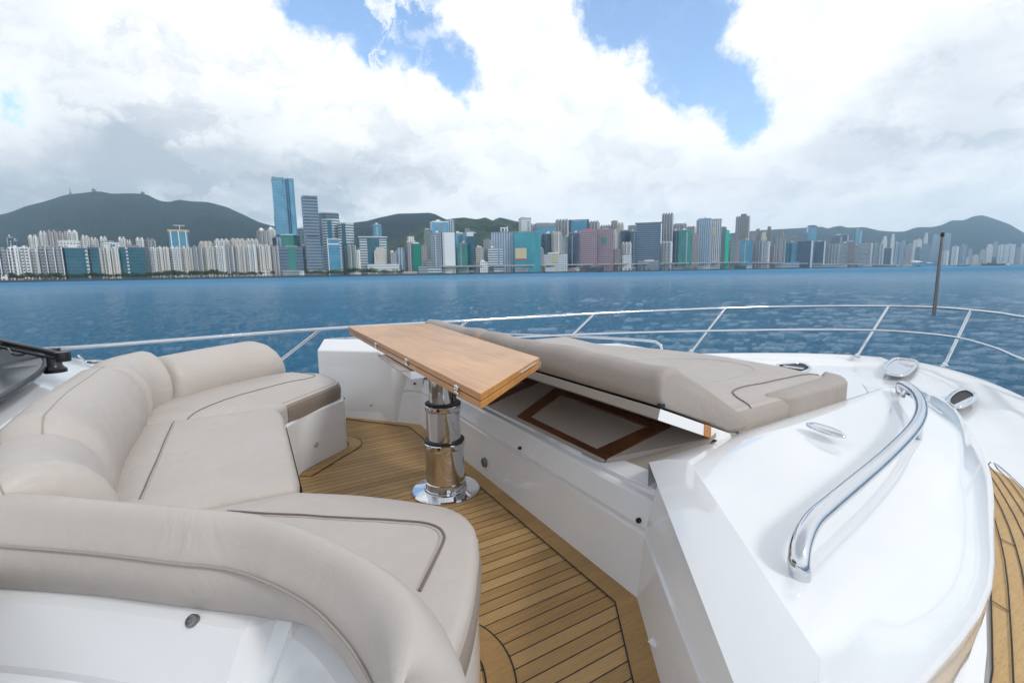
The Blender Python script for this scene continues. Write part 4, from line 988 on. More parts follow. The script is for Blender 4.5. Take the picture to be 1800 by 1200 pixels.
# ================================================================ facades
def facade(name, wall, glass, fh=3.4, bw=3.2, fx=.6, fz=.55, gr=.12, wr=.7, mode='grid', var=.25):
    """walls with window openings: horizontal bands, vertical strips or a grid, in metres"""
    fh *= 1.7; bw *= 1.6
    def f(g, b):
        c = obj_co(g); sep = g.n('ShaderNodeSeparateXYZ', i={0: c}); x, y, z = sep.outputs
        nz = g.n('ShaderNodeSeparateXYZ', i={0: g.n('ShaderNodeTexCoord').outputs['Normal']})
        side = g.m('GREATER_THAN', g.m('ABSOLUTE', nz.outputs[0]), .7)
        u = g.m('ADD', g.m('MULTIPLY', side, g.m('SUBTRACT', y, x)), x)
        fu = g.m('FRACT', g.m('DIVIDE', g.m('ADD', u, 900.), bw)); fz_ = g.m('FRACT', g.m('DIVIDE', g.m('ADD', z, .0), fh))
        mu = g.m('LESS_THAN', fu, fx); mz = g.m('LESS_THAN', fz_, fz)
        k = {'grid': lambda: g.m('MULTIPLY', mu, mz), 'band': lambda: mz, 'strip': lambda: mu}[mode]()
        k = g.m('MULTIPLY', k, g.m('LESS_THAN', g.m('ABSOLUTE', nz.outputs[2]), .5))
        cell = g.n('ShaderNodeCombineXYZ', i={0: g.m('FLOOR', g.m('DIVIDE', g.m('ADD', u, 900.), bw)), 1: g.m('FLOOR', g.m('DIVIDE', z, fh)), 2: 0.}).outputs[0]
        wn = g.n('ShaderNodeTexWhiteNoise', noise_dimensions='3D', i={'Vector': cell}).outputs['Value']
        gc = g.mix(g.m('MULTIPLY', wn, var), glass, tuple(min(1, x_*2.6+.03) for x_ in glass))
        wc = g.mix(g.mr(g.noise(c, .05, 4), .35, .7), wall, tuple(x_*.86 for x_ in wall))
        pos = g.n('ShaderNodeNewGeometry').outputs['Position']; rf = g.noise(g.vm('MULTIPLY', pos, (1, 1, .6)), .022, 4, .6, 1.5)
        gc = g.mix(g.mr(rf, .42, .62, 0, .55), gc, tuple(min(1, x_*1.7+.05) for x_ in glass))  # cloud reflections painted into the glass colour as broad lighter patches
        g.link(g.m('MULTIPLY', k, .45), b.inputs['Metallic'])
        g.link(g.mix(k, wc, gc), b.inputs['Base Color'])
        g.link(g.m('ADD', g.m('MULTIPLY', k, gr-wr), wr), b.inputs['Roughness'])
    return pmat('facade_'+name, build=f)
G1, G2, G3 = (.03, .07, .09), (.05, .10, .13), (.02, .04, .05)
facade('white_res', (.82, .81, .79), (.06, .06, .07), 2.9, 3.4, .45, .5, wr=.8)
facade('cream_res', (.70, .64, .55), (.06, .06, .06), 2.9, 3.6, .42, .5, wr=.8)
facade('grey_res', (.34, .33, .34), (.07, .07, .08), 2.9, 3.2, .5, .5, wr=.8)
facade('pink_res', (.44, .36, .36), (.06, .06, .06), 2.9, 3.2, .45, .5, wr=.8)
facade('brown_res', (.30, .24, .21), (.07, .07, .08), 2.9, 3.2, .45, .5, wr=.8)
facade('teal_glass', (.02, .10, .13), (.012, .075, .10), 3.6, 2.2, .86, .85, .08, .35)
facade('turquoise_glass', (.04, .25, .28), (.02, .20, .24), 3.8, 1.8, .9, .86, .06, .25, var=.1)
facade('blue_glass', (.07, .20, .30), (.05, .20, .30), 3.8, 2, .88, .85, .06, .3, var=.12)
facade('sky_glass', (.13, .27, .36), (.09, .24, .35), 4, 3, .92, .9, .05, .2, var=.08)
facade('dark_glass', (.05, .08, .10), (.02, .045, .06), 3.6, 2.4, .85, .8, .08, .4)
facade('navy_glass', (.03, .06, .10), (.015, .035, .065), 3.6, 2.4, .88, .85, .06, .35, var=.1)
facade('steel_bands', (.20, .25, .30), (.05, .08, .11), 4, 3, .7, .5, .1, .4, 'band')
facade('slate_bands', (.12, .17, .22), (.05, .08, .115), 4, 3, .7, .6, .12, .4, 'band')
facade('white_bands', (.66, .68, .69), (.05, .10, .13), 3.8, 3, .7, .52, .1, .5, 'band')
facade('green_glass', (.03, .20, .16), (.02, .16, .13), 3.6, 2.2, .86, .85, .07, .35, var=.12)
facade('green_net', (.0, .22, .14), (.0, .19, .12), 3, 3, .5, .2, .8, .9, var=.05)
facade('bright_net', (.0, .56, .33), (.0, .48, .28), 3, 3, .5, .2, .8, .9, var=.05)
facade('pink_office', (.40, .22, .24), (.10, .12, .14), 3.6, 3.6, .62, .58, .1, .5)
facade('beige_office', (.55, .46, .36), (.10, .12, .13), 3.6, 3, .6, .5, .1, .6)
facade('grey_office', (.30, .33, .36), (.06, .08, .10), 3.6, 3, .62, .55, .1, .5)
facade('white_office', (.70, .71, .72), (.12, .14, .16), 3.6, 3.4, .55, .5, .12, .5)
facade('green_grey', (.22, .28, .26), (.06, .10, .10), 3.2, 3, .55, .5, .2, .6)
facade('silver_strip', (.40, .46, .52), (.10, .16, .22), 3.6, 4.5, .5, .5, .1, .4, 'strip')
facade('white_strip', (.66, .65, .63), (.12, .13, .14), 3.6, 4.2, .42, .5, .2, .6, 'strip')
pmat('plain_white', (.74, .74, .72), .6); pmat('roof_grey', (.25, .25, .26), .8); pmat('sign_cream', (.60, .50, .30), .6); pmat('sign_red', (.45, .07, .08), .6); pmat('roof_orange', (.52, .38, .24), .7); pmat('metal_dark', (.08, .08, .085), .5); pmat('pale_roof', (.60, .66, .68), .35)
NB = [0]
def bld(x0, x1, ytop, mat, label, name='office_tower', row=0, kind='box', dep=None, rot=None, yb=None, extra=None, group=None, crown=None):
    Yd = Ysh((x0+x1)/2)+30+row; y_ = ytop; xm = (x0+x1)/2
    zt = ztop(xm, ytop, Yd); zb = LAND if yb is None else ztop(xm, yb, Yd)
    X0, X1 = xat(x0, (ytop+470)/2, Yd), xat(x1, (ytop+470)/2, Yd); cx = (X0+X1)/2; a = math.atan2(cx, Yd)
    rr = random.Random(int(x0*7+x1*3+ytop)); 
    if rot is None: rot = rr.choice((-1, 1))*R(rr.uniform(4, 16))
    Wd = (X1-X0)*math.cos(a); D = dep or max(14, min(36, Wd*rr.uniform(.7, 1.1)))
    if kind != 'round': Wd = max(6, (Wd-D*abs(math.sin(rot)))/math.cos(rot))
    rz = -a+rot; h = zt-zb; cat = {'residential_tower': 'apartment tower', 'office_tower': 'office tower', 'low_building': 'low building'}[name]
    fx, fy = math.sin(a), math.cos(a); cy = Yd+D*.5*fy; cx2 = cx+D*.5*fx
    base = (cx2, cy, zb)
    o = bpy.data.objects.new(name, None); C.link(o); o.location = base; o.rotation_euler = (0, 0, rz); o['label'] = label; o['category'] = cat
    if group: o['group'] = group
    o.empty_display_size = 5; BASE[o.name] = Vector((0, 0, 0))
    crn = min(h*.06, 6)
    if kind == 'res':                      # crenellated plan: bays between deep slots
        nb = max(2, int(Wd/9)); seg_ = Wd/nb; P = []
        for k in range(nb):
            u0 = -Wd/2+k*seg_
            P += [(u0, -D/2+8), (u0+seg_*.22, -D/2+8), (u0+seg_*.22, -D/2+(0 if k % 2 else 1.4)), (u0+seg_*.86, -D/2+(0 if k % 2 else 1.4)), (u0+seg_*.86, -D/2+8)]
        P += [(Wd/2, -D/2+8), (Wd/2, D/2), (-Wd/2, D/2)]
        q_ = dedupe(P, .01); put('wall', prism(q_, 0, h), M['facade_'+mat], o, smooth=False)
        for k in range(nb): put('roof_box', box((-Wd/2+(k+.55)*seg_, 0, h+crn*.4), (seg_*.5, D*.4, crn*.8)), M['facade_'+mat], o, smooth=False)
        pil = [box((-Wd/2+(k+.95)*seg_+.3, -D/2+2.2, h/2), (seg_*.12, 4.4, h-.5)) for k in range(nb)]
        put('service_shaft', join(*pil), M['plain_white'], o, smooth=False)
        put('window_strip', join(*[box((-Wd/2+(k+.52)*seg_, -D/2+(0 if k % 2 else 1.4)-.25, h*.49), (seg_*.17, .6, h*.96)) for k in range(nb)]), M['facade_grey_office'], o, smooth=False)
    elif kind == 'round':
        put('wall', lathe([(1, 0), (1, h-2), (.97, h-2), (.97, h), (0, h)], (0, 0, 0), 28, Wd/2, D/2), M['facade_'+mat], o, ang=30)
        put('roof_rim', lathe([(.9, h), (1.03, h), (1.03, h+1.8), (.9, h+1.8)], (0, 0, 0), 28, Wd/2, D/2), M['plain_white'], o, ang=30)
    elif kind == 'step':
        put('wall', box((0, 0, h*.44), (Wd, D, h*.88)), M['facade_'+mat], o, smooth=False)
        put('upper_wall', box((0, 0, h*.94), (Wd*.72, D*.72, h*.12)), M['facade_'+mat], o, smooth=False)
    else:
        ch = min(20, h*.045)
        put('wall', box((0, 0, (h-ch*.4)/2), (Wd, D, h-ch*.4)), M['facade_'+mat], o, smooth=False)
        put('parapet', join(*[box(c_, s_) for c_, s_ in (((0, -D/2+.3, h-ch*.2+.3), (Wd+.5, .8, ch*.4)), ((0, D/2-.3, h-ch*.2+.3), (Wd+.5, .8, ch*.4)), ((-Wd/2+.3, 0, h-ch*.2+.3), (.8, D-.6, ch*.4)), ((Wd/2-.3, 0, h-ch*.2+.3), (.8, D-.6, ch*.4)))]), M['plain_white' if crown == 'w' else 'roof_grey'], o, smooth=False)
        if crown != 'n': put('roof_box', box((rr.uniform(-.15, .15)*Wd, 0, h-ch*.4+2.5), (Wd*rr.uniform(.3, .5), D*.45, 5)), M['roof_grey' if rr.random() < .6 else 'plain_white'], o, smooth=False)
        if name == 'office_tower' and extra is None and h > 40:
            u_ = rr.uniform(-.3, .3); put('core_strip', box((u_*Wd, -D/2-.5, h*.48), (Wd*rr.uniform(.10, .2), 1.2, h*.93)), M[rr.choice(('facade_white_bands', 'facade_dark_glass', 'facade_grey_office', 'facade_silver_strip'))], o, smooth=False)
            put('plant_room', box((-u_*Wd, D*.1, h+3), (Wd*.22, D*.3, 7)), M['plain_white'], o, smooth=False)
            put('podium', box((0, -D*.1, 6), (Wd*1.12, D*1.1, 12)), M[rr.choice(('facade_grey_office', 'facade_white_office'))], o, smooth=False)
    if extra: extra(o, Wd, D, h)
    return o
def panel(mat, u, v, w_, h_, name='sign_panel', th=.8, lab=None):      # a slab fixed to the front, u, v fractions
    def f(o, Wd, D, h):
        x_ = put(name, box(((u-.5)*Wd, -D/2-th/2-.05, v*h), (w_*Wd, th, h_*h)), M[mat], o, smooth=False)
    return f
def multi(*fs):
    def f(*a):
        for q in fs: q(*a)
    return f
def strip_(mat, u, w_, v0=0, v1=1., name='glass_strip', th=.8): return panel(mat, u, (v0+v1)/2, w_, v1-v0, name, th)
WR, CRs, GRs, PRs, BRs = 'white_res', 'cream_res', 'grey_res', 'pink_res', 'brown_res'
RT = 'residential_tower'; LB = 'low_building'
GL = 'apartment slabs along the left waterfront'
def gl(i, s): return s
# --- left part: estates along the water
for x0, x1, yt, m_, lab in [
    (-62, -22, 436, WR, 'white apartment block at the very left end of the waterfront'),
    (-22, 15, 437, GRs, 'grey apartment block cut by the left edge of the picture, on the waterfront'),
    (14, 57, 434, WR, 'white and grey apartment block, second from the left on the waterfront'),
    (57, 67, 440, WR, 'thin white apartment block squeezed between two wider grey ones on the far left'),
    (67, 114, 434, GRs, 'grey slotted apartment block just left of the first dark teal hotel block'),
    (179, 213, 436, CRs, 'cream apartment block between the two dark teal hotel blocks'),
    (263, 275, 436, WR, 'thin white apartment block just right of the second teal hotel block'),
    (275, 299, 435, CRs, 'cream apartment block below the left end of the orange-topped unfinished building'),
    (299, 318, 435, WR, 'white apartment block in front of the orange-topped unfinished building'),
    (318, 338, 435, CRs, 'cream apartment block below the right end of the orange-topped unfinished building'),
    (338, 357, 434, GRs, 'grey-brown apartment block, first right of the orange-topped unfinished building'),
    (357, 376, 433, CRs, 'cream apartment block, second right of the orange-topped unfinished building'),
    (376, 395, 433, WR, 'white apartment block, third right of the orange-topped unfinished building'),
    (395, 414, 432, GRs, 'grey apartment block in the front row below the long pale rear block'),
    (414, 432, 432, CRs, 'cream apartment block left of the twin domed towers, front row'),
    (432, 452, 432, WR, 'white apartment block directly in front of the twin domed towers, left one'),
    (452, 476, 432, CRs, 'cream apartment block in front of the right domed tower'),
    (476, 490, 433, PRs, 'narrow mauve apartment block at the foot of the tallest blue tower')]:
    bld(x0, x1, yt, m_, lab, RT, 0, 'res', group=GL)
bld(108, 155, 435, 'teal_glass', 'first dark teal glass hotel block on the left waterfront, wider part', extra=strip_('facade_white_bands', .94, .10))
bld(155, 179, 434, 'teal_glass', 'narrow dark teal glass block with a striped end, beside the cream apartment block', extra=strip_('facade_beige_office', .9, .2))
bld(211, 263, 434, 'teal_glass', 'second dark teal glass hotel block, split by a pale striped shaft', extra=strip_('facade_white_bands', .30, .08))
for x0, x1, yt, m_, lab, k in [
    (15, 26, 417, 'navy_glass', 'small dark twin-topped tower far behind the left estates', 'box'), (27, 36, 423, 'navy_glass', 'shorter dark tower beside the small dark twin-topped one', 'box'),
    (51, 72, 416, WR, 'white rear apartment tower, leftmost of the estate under the big mountain', 'res'), (72, 86, 409, WR, 'tall pale rear apartment tower left of the tallest one of its estate', 'res'),
    (86, 104, 407, PRs, 'tall mauve rear apartment tower under the summit of the big mountain', 'res'), (105, 124, 409, PRs, 'pinkish rear apartment tower, right of the gap under the mountain summit', 'res'),
    (120, 140, 407, WR, 'tallest white rear apartment tower above the first teal hotel block', 'res'), (145, 160, 416, WR, 'white rear apartment tower above the narrow teal block', 'res'),
    (160, 175, 420, CRs, 'lower cream rear apartment tower above the narrow teal block', 'res'), (178, 191, 418, WR, 'white rear tower above the cream block between the hotels', 'res'),
    (210, 224, 419, WR, 'white rear tower above the left half of the second hotel block', 'res'), (224, 233, 424, CRs, 'small cream rear tower above the middle of the second hotel block', 'res'),
    (240, 257, 420, WR, 'white rear tower above the right half of the second hotel block', 'res'), (257, 275, 421, GRs, 'pale grey rear tower left of the orange-topped unfinished building', 'res'),
    (350, 378, 426, CRs, 'long cream rear block right of the orange-topped unfinished building', 'res'), (378, 405, 422, WR, 'long pale rear block behind the front estate, middle one', 'res'),
    (405, 433, 421, CRs, 'long cream rear block left of the twin domed towers', 'res'), (433, 456, 422, WR, 'pale rear block touching the left domed tower', 'res')]:
    bld(x0, x1, yt, m_, lab, RT if m_ in (WR, PRs, CRs, GRs) else 'office_tower', 420, k, group='rear apartment towers under the big mountain' if m_ in (WR, PRs, CRs, GRs) else None)
bld(104, 145, 424, 'white_office', 'long low white building with curved blue windows above the first hotel block', LB, 260, 'round', crown='n')
bld(178, 213, 425, 'white_office', 'low white building with a blue panel above the cream block', LB, 260, extra=panel('facade_blue_glass', .55, .8, .3, .25))
def crane(o, Wd, D, h):
    put('roof_slab', box((0, 0, h+1), (Wd*1.06, D*1.05, 5)), M['roof_orange'], o, smooth=False)
    put('tower_crane', join(box((3, 0, h+9), (1.2, 1.2, 14)), box((2, 0, h+16), (26, 1, 1.2))), M['plain_white'], o, smooth=False)
    for u in (-.38, .02, .40): put('column', box((u*Wd, -D/2-.8, h/2), (2.2, 1.4, h)), M['plain_white'], o, smooth=False)
bld(299, 336, 406, 'blue_glass', 'unfinished building with orange roof slab, white columns and a small crane', row=330, crown='n', extra=crane)
def dome(o, Wd, D, h): put('dome', lathe([(1, 0), (.95, 3), (.7, 6), (.3, 8), (0, 8.5)], (0, 0, h), 20, Wd*.32, D*.32), M['plain_white'], o)
bld(453, 471, 405, GRs, 'left one of two grey apartment towers with white domes', RT, 420, 'res', extra=dome, group='twin domed towers')
bld(472, 486, 403, WR, 'right one of two apartment towers with white domes, beside the tallest tower', RT, 420, 'res', extra=dome, group='twin domed towers')
bld(480, 489, 418, 'dark_glass', 'small dark block between the right domed tower and the tallest tower', row=200)
# --- the tall leaning-looking blue tower
def big_tower(o, Wd, D, h):
    put('glass_fold', prism([(-.04*Wd, -D/2-.1), (.10*Wd, -D/2-5), (.20*Wd, -D/2-.1)], h*.36, h*1.0), M['facade_sky_glass'], o, smooth=False)
    put('glass_fold', prism([(.20*Wd, -D/2-.1), (.27*Wd, -D/2-3), (.5*Wd, -D/2+2), (.5*Wd, -D/2+.1)], h*.42, h*1.0), M['facade_sky_glass'], o, smooth=False)
    put('dark_seam', box((.13*Wd, -D/2-5, h*.68), (.05*Wd, 1, h*.62)), M['facade_navy_glass'], o, smooth=False)
    put('plant_floor', box((-.27*Wd, -D/2-.4, h*.42), (.44*Wd, 1.2, h*.022)), M['facade_dark_glass'], o, smooth=False)
    put('lower_cladding', box((-.27*Wd, -D/2-.5, h*.30), (.45*Wd, 1.4, h*.20)), M['facade_silver_strip'], o, smooth=False)
    put('lower_cladding', box((.36*Wd, -D/2-2.6, h*.37), (.30*Wd, 4, h*.13)), M['facade_white_office'], o, smooth=False)
    put('crown', join(box((-.22*Wd, 0, h+1.5), (.54*Wd, D*.9, 4)), box((.33*Wd, 0, h+1), (.3*Wd, D*.9, 3))), M['facade_sky_glass'], o, smooth=False)
bld(482, 522, 314, 'sky_glass', 'tallest tower of the skyline, folded blue glass with a white seam', rot=R(3), dep=42, crown='n', row=120, extra=big_tower)
bld(495, 529, 413, 'green_glass', 'round green glass building before the foot of the tallest tower', row=40, kind='round')
bld(489, 533, 434, 'slate_bands', 'broad teal-grey block with a green middle below the round green building', extra=strip_('facade_green_glass', .55, .30), rot=R(2))
bld(530, 541, 432, PRs, 'thin mauve tower between the green-fronted block and the tall grey tower', RT, 20)
bld(526, 540, 401, 'slate_bands', 'slim dark slab hidden behind the tall grey tower', row=260)
def gap_(o, Wd, D, h): put('plant_floor', box((0, -D/2-.3, h*.50), (Wd*.8, 1, 3)), M['facade_navy_glass'], o, smooth=False)
bld(533, 562, 344, 'steel_bands', 'second tallest tower, plain grey banded glass, right of the tallest', rot=R(5), dep=36, extra=multi(gap_, panel('facade_slate_bands', .5, .985, .8, .02, 'plant_screen')), crown='n')
bld(537, 572, 433, 'slate_bands', 'dark blue banded block at the foot of the tall grey tower', rot=R(-3))
bld(562, 599, 374, 'slate_bands', 'slate blue tower with a domed roof line behind the white ringed towers', row=230, kind='round')
bld(568, 600, 386, 'white_bands', 'left one of two rounded white-ringed towers with a blue stripe', row=120, kind='round', extra=lambda o, Wd, D, h: put('glass_strip', box((0, -D/2-.2, h*.5), (Wd*.22, 3, h*.97)), M['facade_blue_glass'], o, smooth=False))
bld(595, 624, 392, 'white_bands', 'right one of two rounded white-ringed towers with a blue stripe', row=90, kind='round', extra=lambda o, Wd, D, h: put('glass_strip', box((-.05*Wd, -D/2-.2, h*.5), (Wd*.22, 3, h*.97)), M['facade_teal_glass'], o, smooth=False))
bld(575, 601, 420, 'blue_glass', 'blue glass block with a white frame and red dot on its top, by the water', rot=R(3), crown='w', extra=multi(strip_('plain_white', .03, .06, 0, 1, 'frame_strip'), strip_('facade_white_bands', .93, .12, 0, 1, 'frame_strip'), panel('facade_white_office', .5, .86, .9, .04, 'frame_band')))
bld(606, 626, 431, 'green_grey', 'grey-green tower right of the white-framed blue block', RT, 20, 'res')
bld(626, 634, 438, WR, 'thin white tower left of the gate-shaped building', RT, 30)
def gate(o, Wd, D, h):
    put('portal_frame', join(box((0, -D/2-1.2, h-2), (Wd*1.02, 2, 5)), box((-.34*Wd, -D/2-1.2, h*.5-3), (.26*Wd, 2, h-7)), box((.34*Wd, -D/2-1.2, h*.5-3), (.26*Wd, 2, h-7))), M['facade_white_bands'], o, smooth=False)
bld(630, 682, 416, 'teal_glass', 'gate-shaped white building with a teal glass middle', row=60, rot=R(3), crown='w', extra=gate)
bld(658, 679, 434, CRs, 'cream stepped apartment tower in front of the gate-shaped building', RT, 0, 'step')
bld(646, 702, 464, 'white_office', 'long low white podium beneath the gate-shaped building', LB, -10, rot=R(1), dep=20, crown='n')
bld(655, 672, 394, 'blue_glass', 'hazy unfinished blue tower with cranes on the slope behind the gate-shaped building', row=700)
bld(684, 697, 443, GRs, 'short grey tower right of the gate-shaped building', RT, 10)
bld(696, 713, 435, 'silver_strip', 'silver-blue ribbed tower with white base left of the green-netted one', RT, 10, 'step')
bld(715, 731, 415, WR, 'white rear tower with stepped top behind the green-netted building', RT, 160, 'step')
bld(712, 728, 428, GRs, 'grey tower touching the left side of the green-netted building', RT, 10, 'res')
bld(726, 741, 428, 'green_net', 'dark green netted building under construction, left of the white slab', RT, 0)
bld(740, 752, 431, PRs, 'pinkish tower touching the right side of the green-netted building', RT, 10)
bld(746, 759, 403, 'green_grey', 'dark grey-green slim tower with pale cap behind the pinkish one', RT, 140)
bld(748, 762, 457, 'grey_office', 'low grey building at the foot of the windowed grey slab', LB, 0)
bld(757, 789, 389, 'sky_glass', 'pale blue glass block with white cap rising behind the white slab', row=190, crown='w')
bld(786, 800, 386, 'silver_strip', 'pale glass slab with a pointed reflection, right of the pale blue block', row=200)
bld(758, 778, 409, 'grey_office', 'grey slab with broken window rows attached to the blank white slab', rot=R(-3), dep=40, crown='n')
bld(777, 800, 408, 'white_office', 'blank white slab building standing on the waterfront', rot=R(3), dep=30, crown='n', extra=panel('plain_white', .56, .5, .86, .985, 'blank_wall'))
bld(798, 822, 410, 'sky_glass', 'pale teal glass tower just right of the blank white slab', row=80)
bld(804, 823, 428, 'green_glass', 'dark green glass block in front of the pale teal tower', row=0)
bld(816, 828, 401, 'grey_office', 'grey tower with roof masts behind the teal striped tower', row=200, kind='step')
bld(821, 837, 408, 'teal_glass', 'slim teal tower with a white top and white base', row=10, crown='w', extra=multi(panel('plain_white', .5, .95, .98, .1, 'white_cap'), panel('plain_white', .5, .05, .98, .05, 'white_base')))
bld(836, 851, 435, 'beige_office', 'peach coloured office building below the green hillside', row=10)
bld(850, 864, 421, GRs, 'mauve-grey slim tower right of the peach building', RT, 20)
bld(842, 858, 460, 'white_office', 'small pale building under the peach office', LB, -15)
bld(863, 904, 408, 'silver_strip', 'broad silver ribbed office block with a white frame on its roof', rot=R(2), row=60, extra=lambda o, Wd, D, h: put('roof_frame', join(box((-.05*Wd, 0, h+7), (3, 8, 14)), box((.10*Wd, 0, h+7), (3, 8, 14)), box((.22*Wd, 0, h+8), (4, 8, 16)), box((.06*Wd, 0, h+13), (.3*Wd, 8, 3))), M['plain_white'], o, smooth=False))
bld(857, 884, 436, 'white_bands', 'lower banded block in front of the silver ribbed office block', rot=R(2))
bld(912, 934, 383, 'white_office', 'pale slab with grey cap behind the turquoise block', row=260)
bld(932, 942, 396, 'grey_office', 'small pale building with roof tanks right of the pale slab', row=300)
bld(903, 951, 407, 'turquoise_glass', 'bright turquoise glass block with a cream advertising panel', rot=R(2), crown='n', extra=multi(panel('sign_cream', .25, .47, .42, .26), panel('sign_red', .25, .325, .42, .035, 'sign_border')))
bld(940, 978, 392, 'blue_glass', 'blue glass office tower with a dark flat cap, right of the turquoise block', row=150, extra=panel('roof_grey', .5, .95, 1, .06, 'dark_cap'))
bld(952, 971, 410, 'navy_glass', 'narrow dark blue tower in front of the dark-capped office', row=60)
bld(968, 988, 409, CRs, 'cream-grey apartment tower with a white left edge', RT, 20, 'res')
bld(976, 1000, 387, GRs, 'grey hazy apartment tower left of the bright blue tower', RT, 260, 'res')
bld(986, 1000, 416, 'grey_office', 'squat grey block wedged left of the bright blue tower', row=30)
bld(953, 998, 446, 'white_office', 'low white building with a cream sign between the turquoise and dark blocks', LB, -15, rot=R(-3), extra=panel('sign_cream', .52, .72, .24, .42))
bld(942, 956, 437, 'pink_res', 'low mauve block beside the turquoise block', RT, 5)
bld(999, 1035, 386, 'blue_glass', 'bright blue glass tower with dark corners and flat top', row=130, rot=R(2), extra=multi(strip_('facade_navy_glass', .06, .12, 0, 1, 'dark_corner'), strip_('facade_navy_glass', .95, .10, 0, 1, 'dark_corner')))
bld(1000, 1019, 409, 'navy_glass', 'dark navy block in front of the bright blue tower')
bld(1034, 1054, 390, GRs, 'grey rear apartment tower right of the bright blue tower', RT, 260, 'res')
bld(1054, 1078, 397, PRs, 'mauve rear apartment tower with zigzag roof behind the pink offices', RT, 260, 'res')
bld(1017, 1049, 405, 'pink_office', 'left pink office block with an arched purple roof band', rot=R(2), extra=lambda o, Wd, D, h: put('roof_arch', lathe([(1, 0), (.96, 2), (.8, 4), (.4, 6), (0, 6.4)], (0, -D*.2, h-1), 24, Wd*.38, 6), M['sign_red'], o))
bld(1048, 1079, 402, 'pink_office', 'right pink office block with a green glass patch', rot=R(-3), extra=panel('facade_green_glass', .48, .72, .24, .16, 'glass_patch'))
bld(1074, 1085, 388, BRs, 'slim brown rear tower with a wide cap right of the pink offices', RT, 220)
bld(1084, 1096, 393, CRs, 'cream slotted tower right of the slim brown one', RT, 160, 'res')
bld(1077, 1085, 406, 'white_office', 'bright white narrow slab at the right edge of the pink offices', row=60)
bld(1078, 1091, 438, BRs, 'brown lower tower at the foot of the bright white narrow slab', RT, 0)
bld(1091, 1111, 405, 'navy_glass', 'dark blue glass box on top of white tower blocks', row=120)
bld(1092, 1110, 427, WR, 'white slotted tower under the dark blue glass box', RT, 20, 'res')
bld(1090, 1110, 448, 'white_office', 'low white gridded block left of the big slate office', LB, -10)
bld(1103, 1119, 396, 'green_grey', 'grey-green rear tower left of the big slate office', RT, 220)
bld(1108, 1119, 406, 'slate_bands', 'slim slate wing on the left of the big slate office', row=30, crown='n')
bld(1117, 1161, 392, 'slate_bands', 'big slate banded office block with a projecting roof', rot=R(2), extra=lambda o, Wd, D, h: put('roof_canopy', box((0, -1, h+1.2), (Wd*1.1, D*1.05, 1.6)), M['roof_grey'], o, smooth=False))
bld(1121, 1158, 459, 'grey_office', 'low grey podium with a white band under the big slate office', LB, -14, rot=R(1), dep=12, crown='w')
bld(1162, 1183, 376, GRs, 'tall pale grey slotted tower right of the big slate office', RT, 260, 'res')
bld(1161, 1182, 426, WR, 'white strongly ribbed tower below the tall pale grey one', RT, 0, 'res')
bld(1182, 1206, 394, GRs, 'hazy grey rear slab behind the green glass block', RT, 340, 'res')
bld(1205, 1222, 399, BRs, 'hazy brown rear tower right of the green glass block', RT, 340, 'res')
bld(1182, 1194, 405, 'dark_glass', 'dark green left wing of the green glass block', row=30)
bld(1192, 1217, 404, 'green_glass', 'sea green glass block with rounded bright panels', rot=R(-2))
bld(1216, 1229, 411, PRs, 'mauve tower squeezed left of the tall blue-white tower', RT, 40)
bld(1223, 1232, 387, PRs, 'thin brown-red tower behind the tall blue-white tower', RT, 120)
bld(1226, 1249, 384, 'silver_strip', 'tall blue and white ribbed tower, left half of a bright pair', rot=R(-2), crown='n')
bld(1247, 1267, 385, 'white_strip', 'tall white tower with a small banner, right half of a bright pair', rot=R(3), extra=panel('sign_cream', .3, .75, .3, .16, 'banner'))
bld(1266, 1276, 399, 'grey_office', 'grey netted tower left of the vivid green netted one', RT, 20)
bld(1273, 1281, 405, 'bright_net', 'narrow tower wrapped in vivid green netting', RT, 0)
bld(1281, 1292, 423, 'green_grey', 'grey-green low tower just right of the vivid green one', RT, 10)
bld(1291, 1300, 425, PRs, 'pinkish low tower left of the blue glass block', RT, 10)
def trip(o, Wd, D, h):
    put('central_shaft', box((.06*Wd, -2, h*.5+6), (.36*Wd, D, h+12)), M['facade_brown_res'], o, smooth=False)
bld(1291, 1317, 381, GRs, 'tallest tower of the right part, grey with a darker raised middle shaft', RT, 220, 'res', extra=trip)
bld(1298, 1322, 422, 'blue_glass', 'blue glass block below the tallest grey tower of the right part', rot=R(3))
bld(1315, 1326, 411, GRs, 'small grey rear tower right of the tallest grey one', RT, 200)
bld(1326, 1335, 402, BRs, 'brown slim rear tower, left of the cream stepped one', RT, 240, 'step')
bld(1334, 1347, 408, CRs, 'cream stepped rear tower between two brown slim ones', RT, 200, 'step')
bld(1346, 1355, 398, BRs, 'brown slim rear tower, right of the cream stepped one', RT, 240, 'step')
bld(1324, 1341, 424, GRs, 'grey tower in the front row left of the white gridded tower', RT, 10, 'res')
bld(1340, 1353, 424, 'white_office', 'white gridded front tower below the brown slim towers', RT, 0)
bld(1352, 1362, 431, BRs, 'brown low tower right of the white gridded tower', RT, 20)
bld(1366, 1377, 403, GRs, 'grey peaked rear tower standing alone left of the cyan block', RT, 300, 'step')
bld(1357, 1380, 419, 'green_grey', 'broad grey-green tower with a pink strip', RT, 40, 'res', extra=strip_('facade_pink_res', .55, .16))
bld(1380, 1401, 426, 'blue_glass', 'muted blue office block left of the two dark teal slabs', row=20)
bld(1389, 1401, 416, BRs, 'reddish brown rear tower above the muted blue office block', RT, 260)
bld(1416, 1434, 398, 'sky_glass', 'cyan glass tower with a flat disc roof above the dark teal slabs', row=320, extra=lambda o, Wd, D, h: put('disc_roof', lathe([(1, 0), (1, 3), (0, 3.4)], (0, 0, h+3), 24, Wd*.5, D*.5), M['roof_grey'], o))
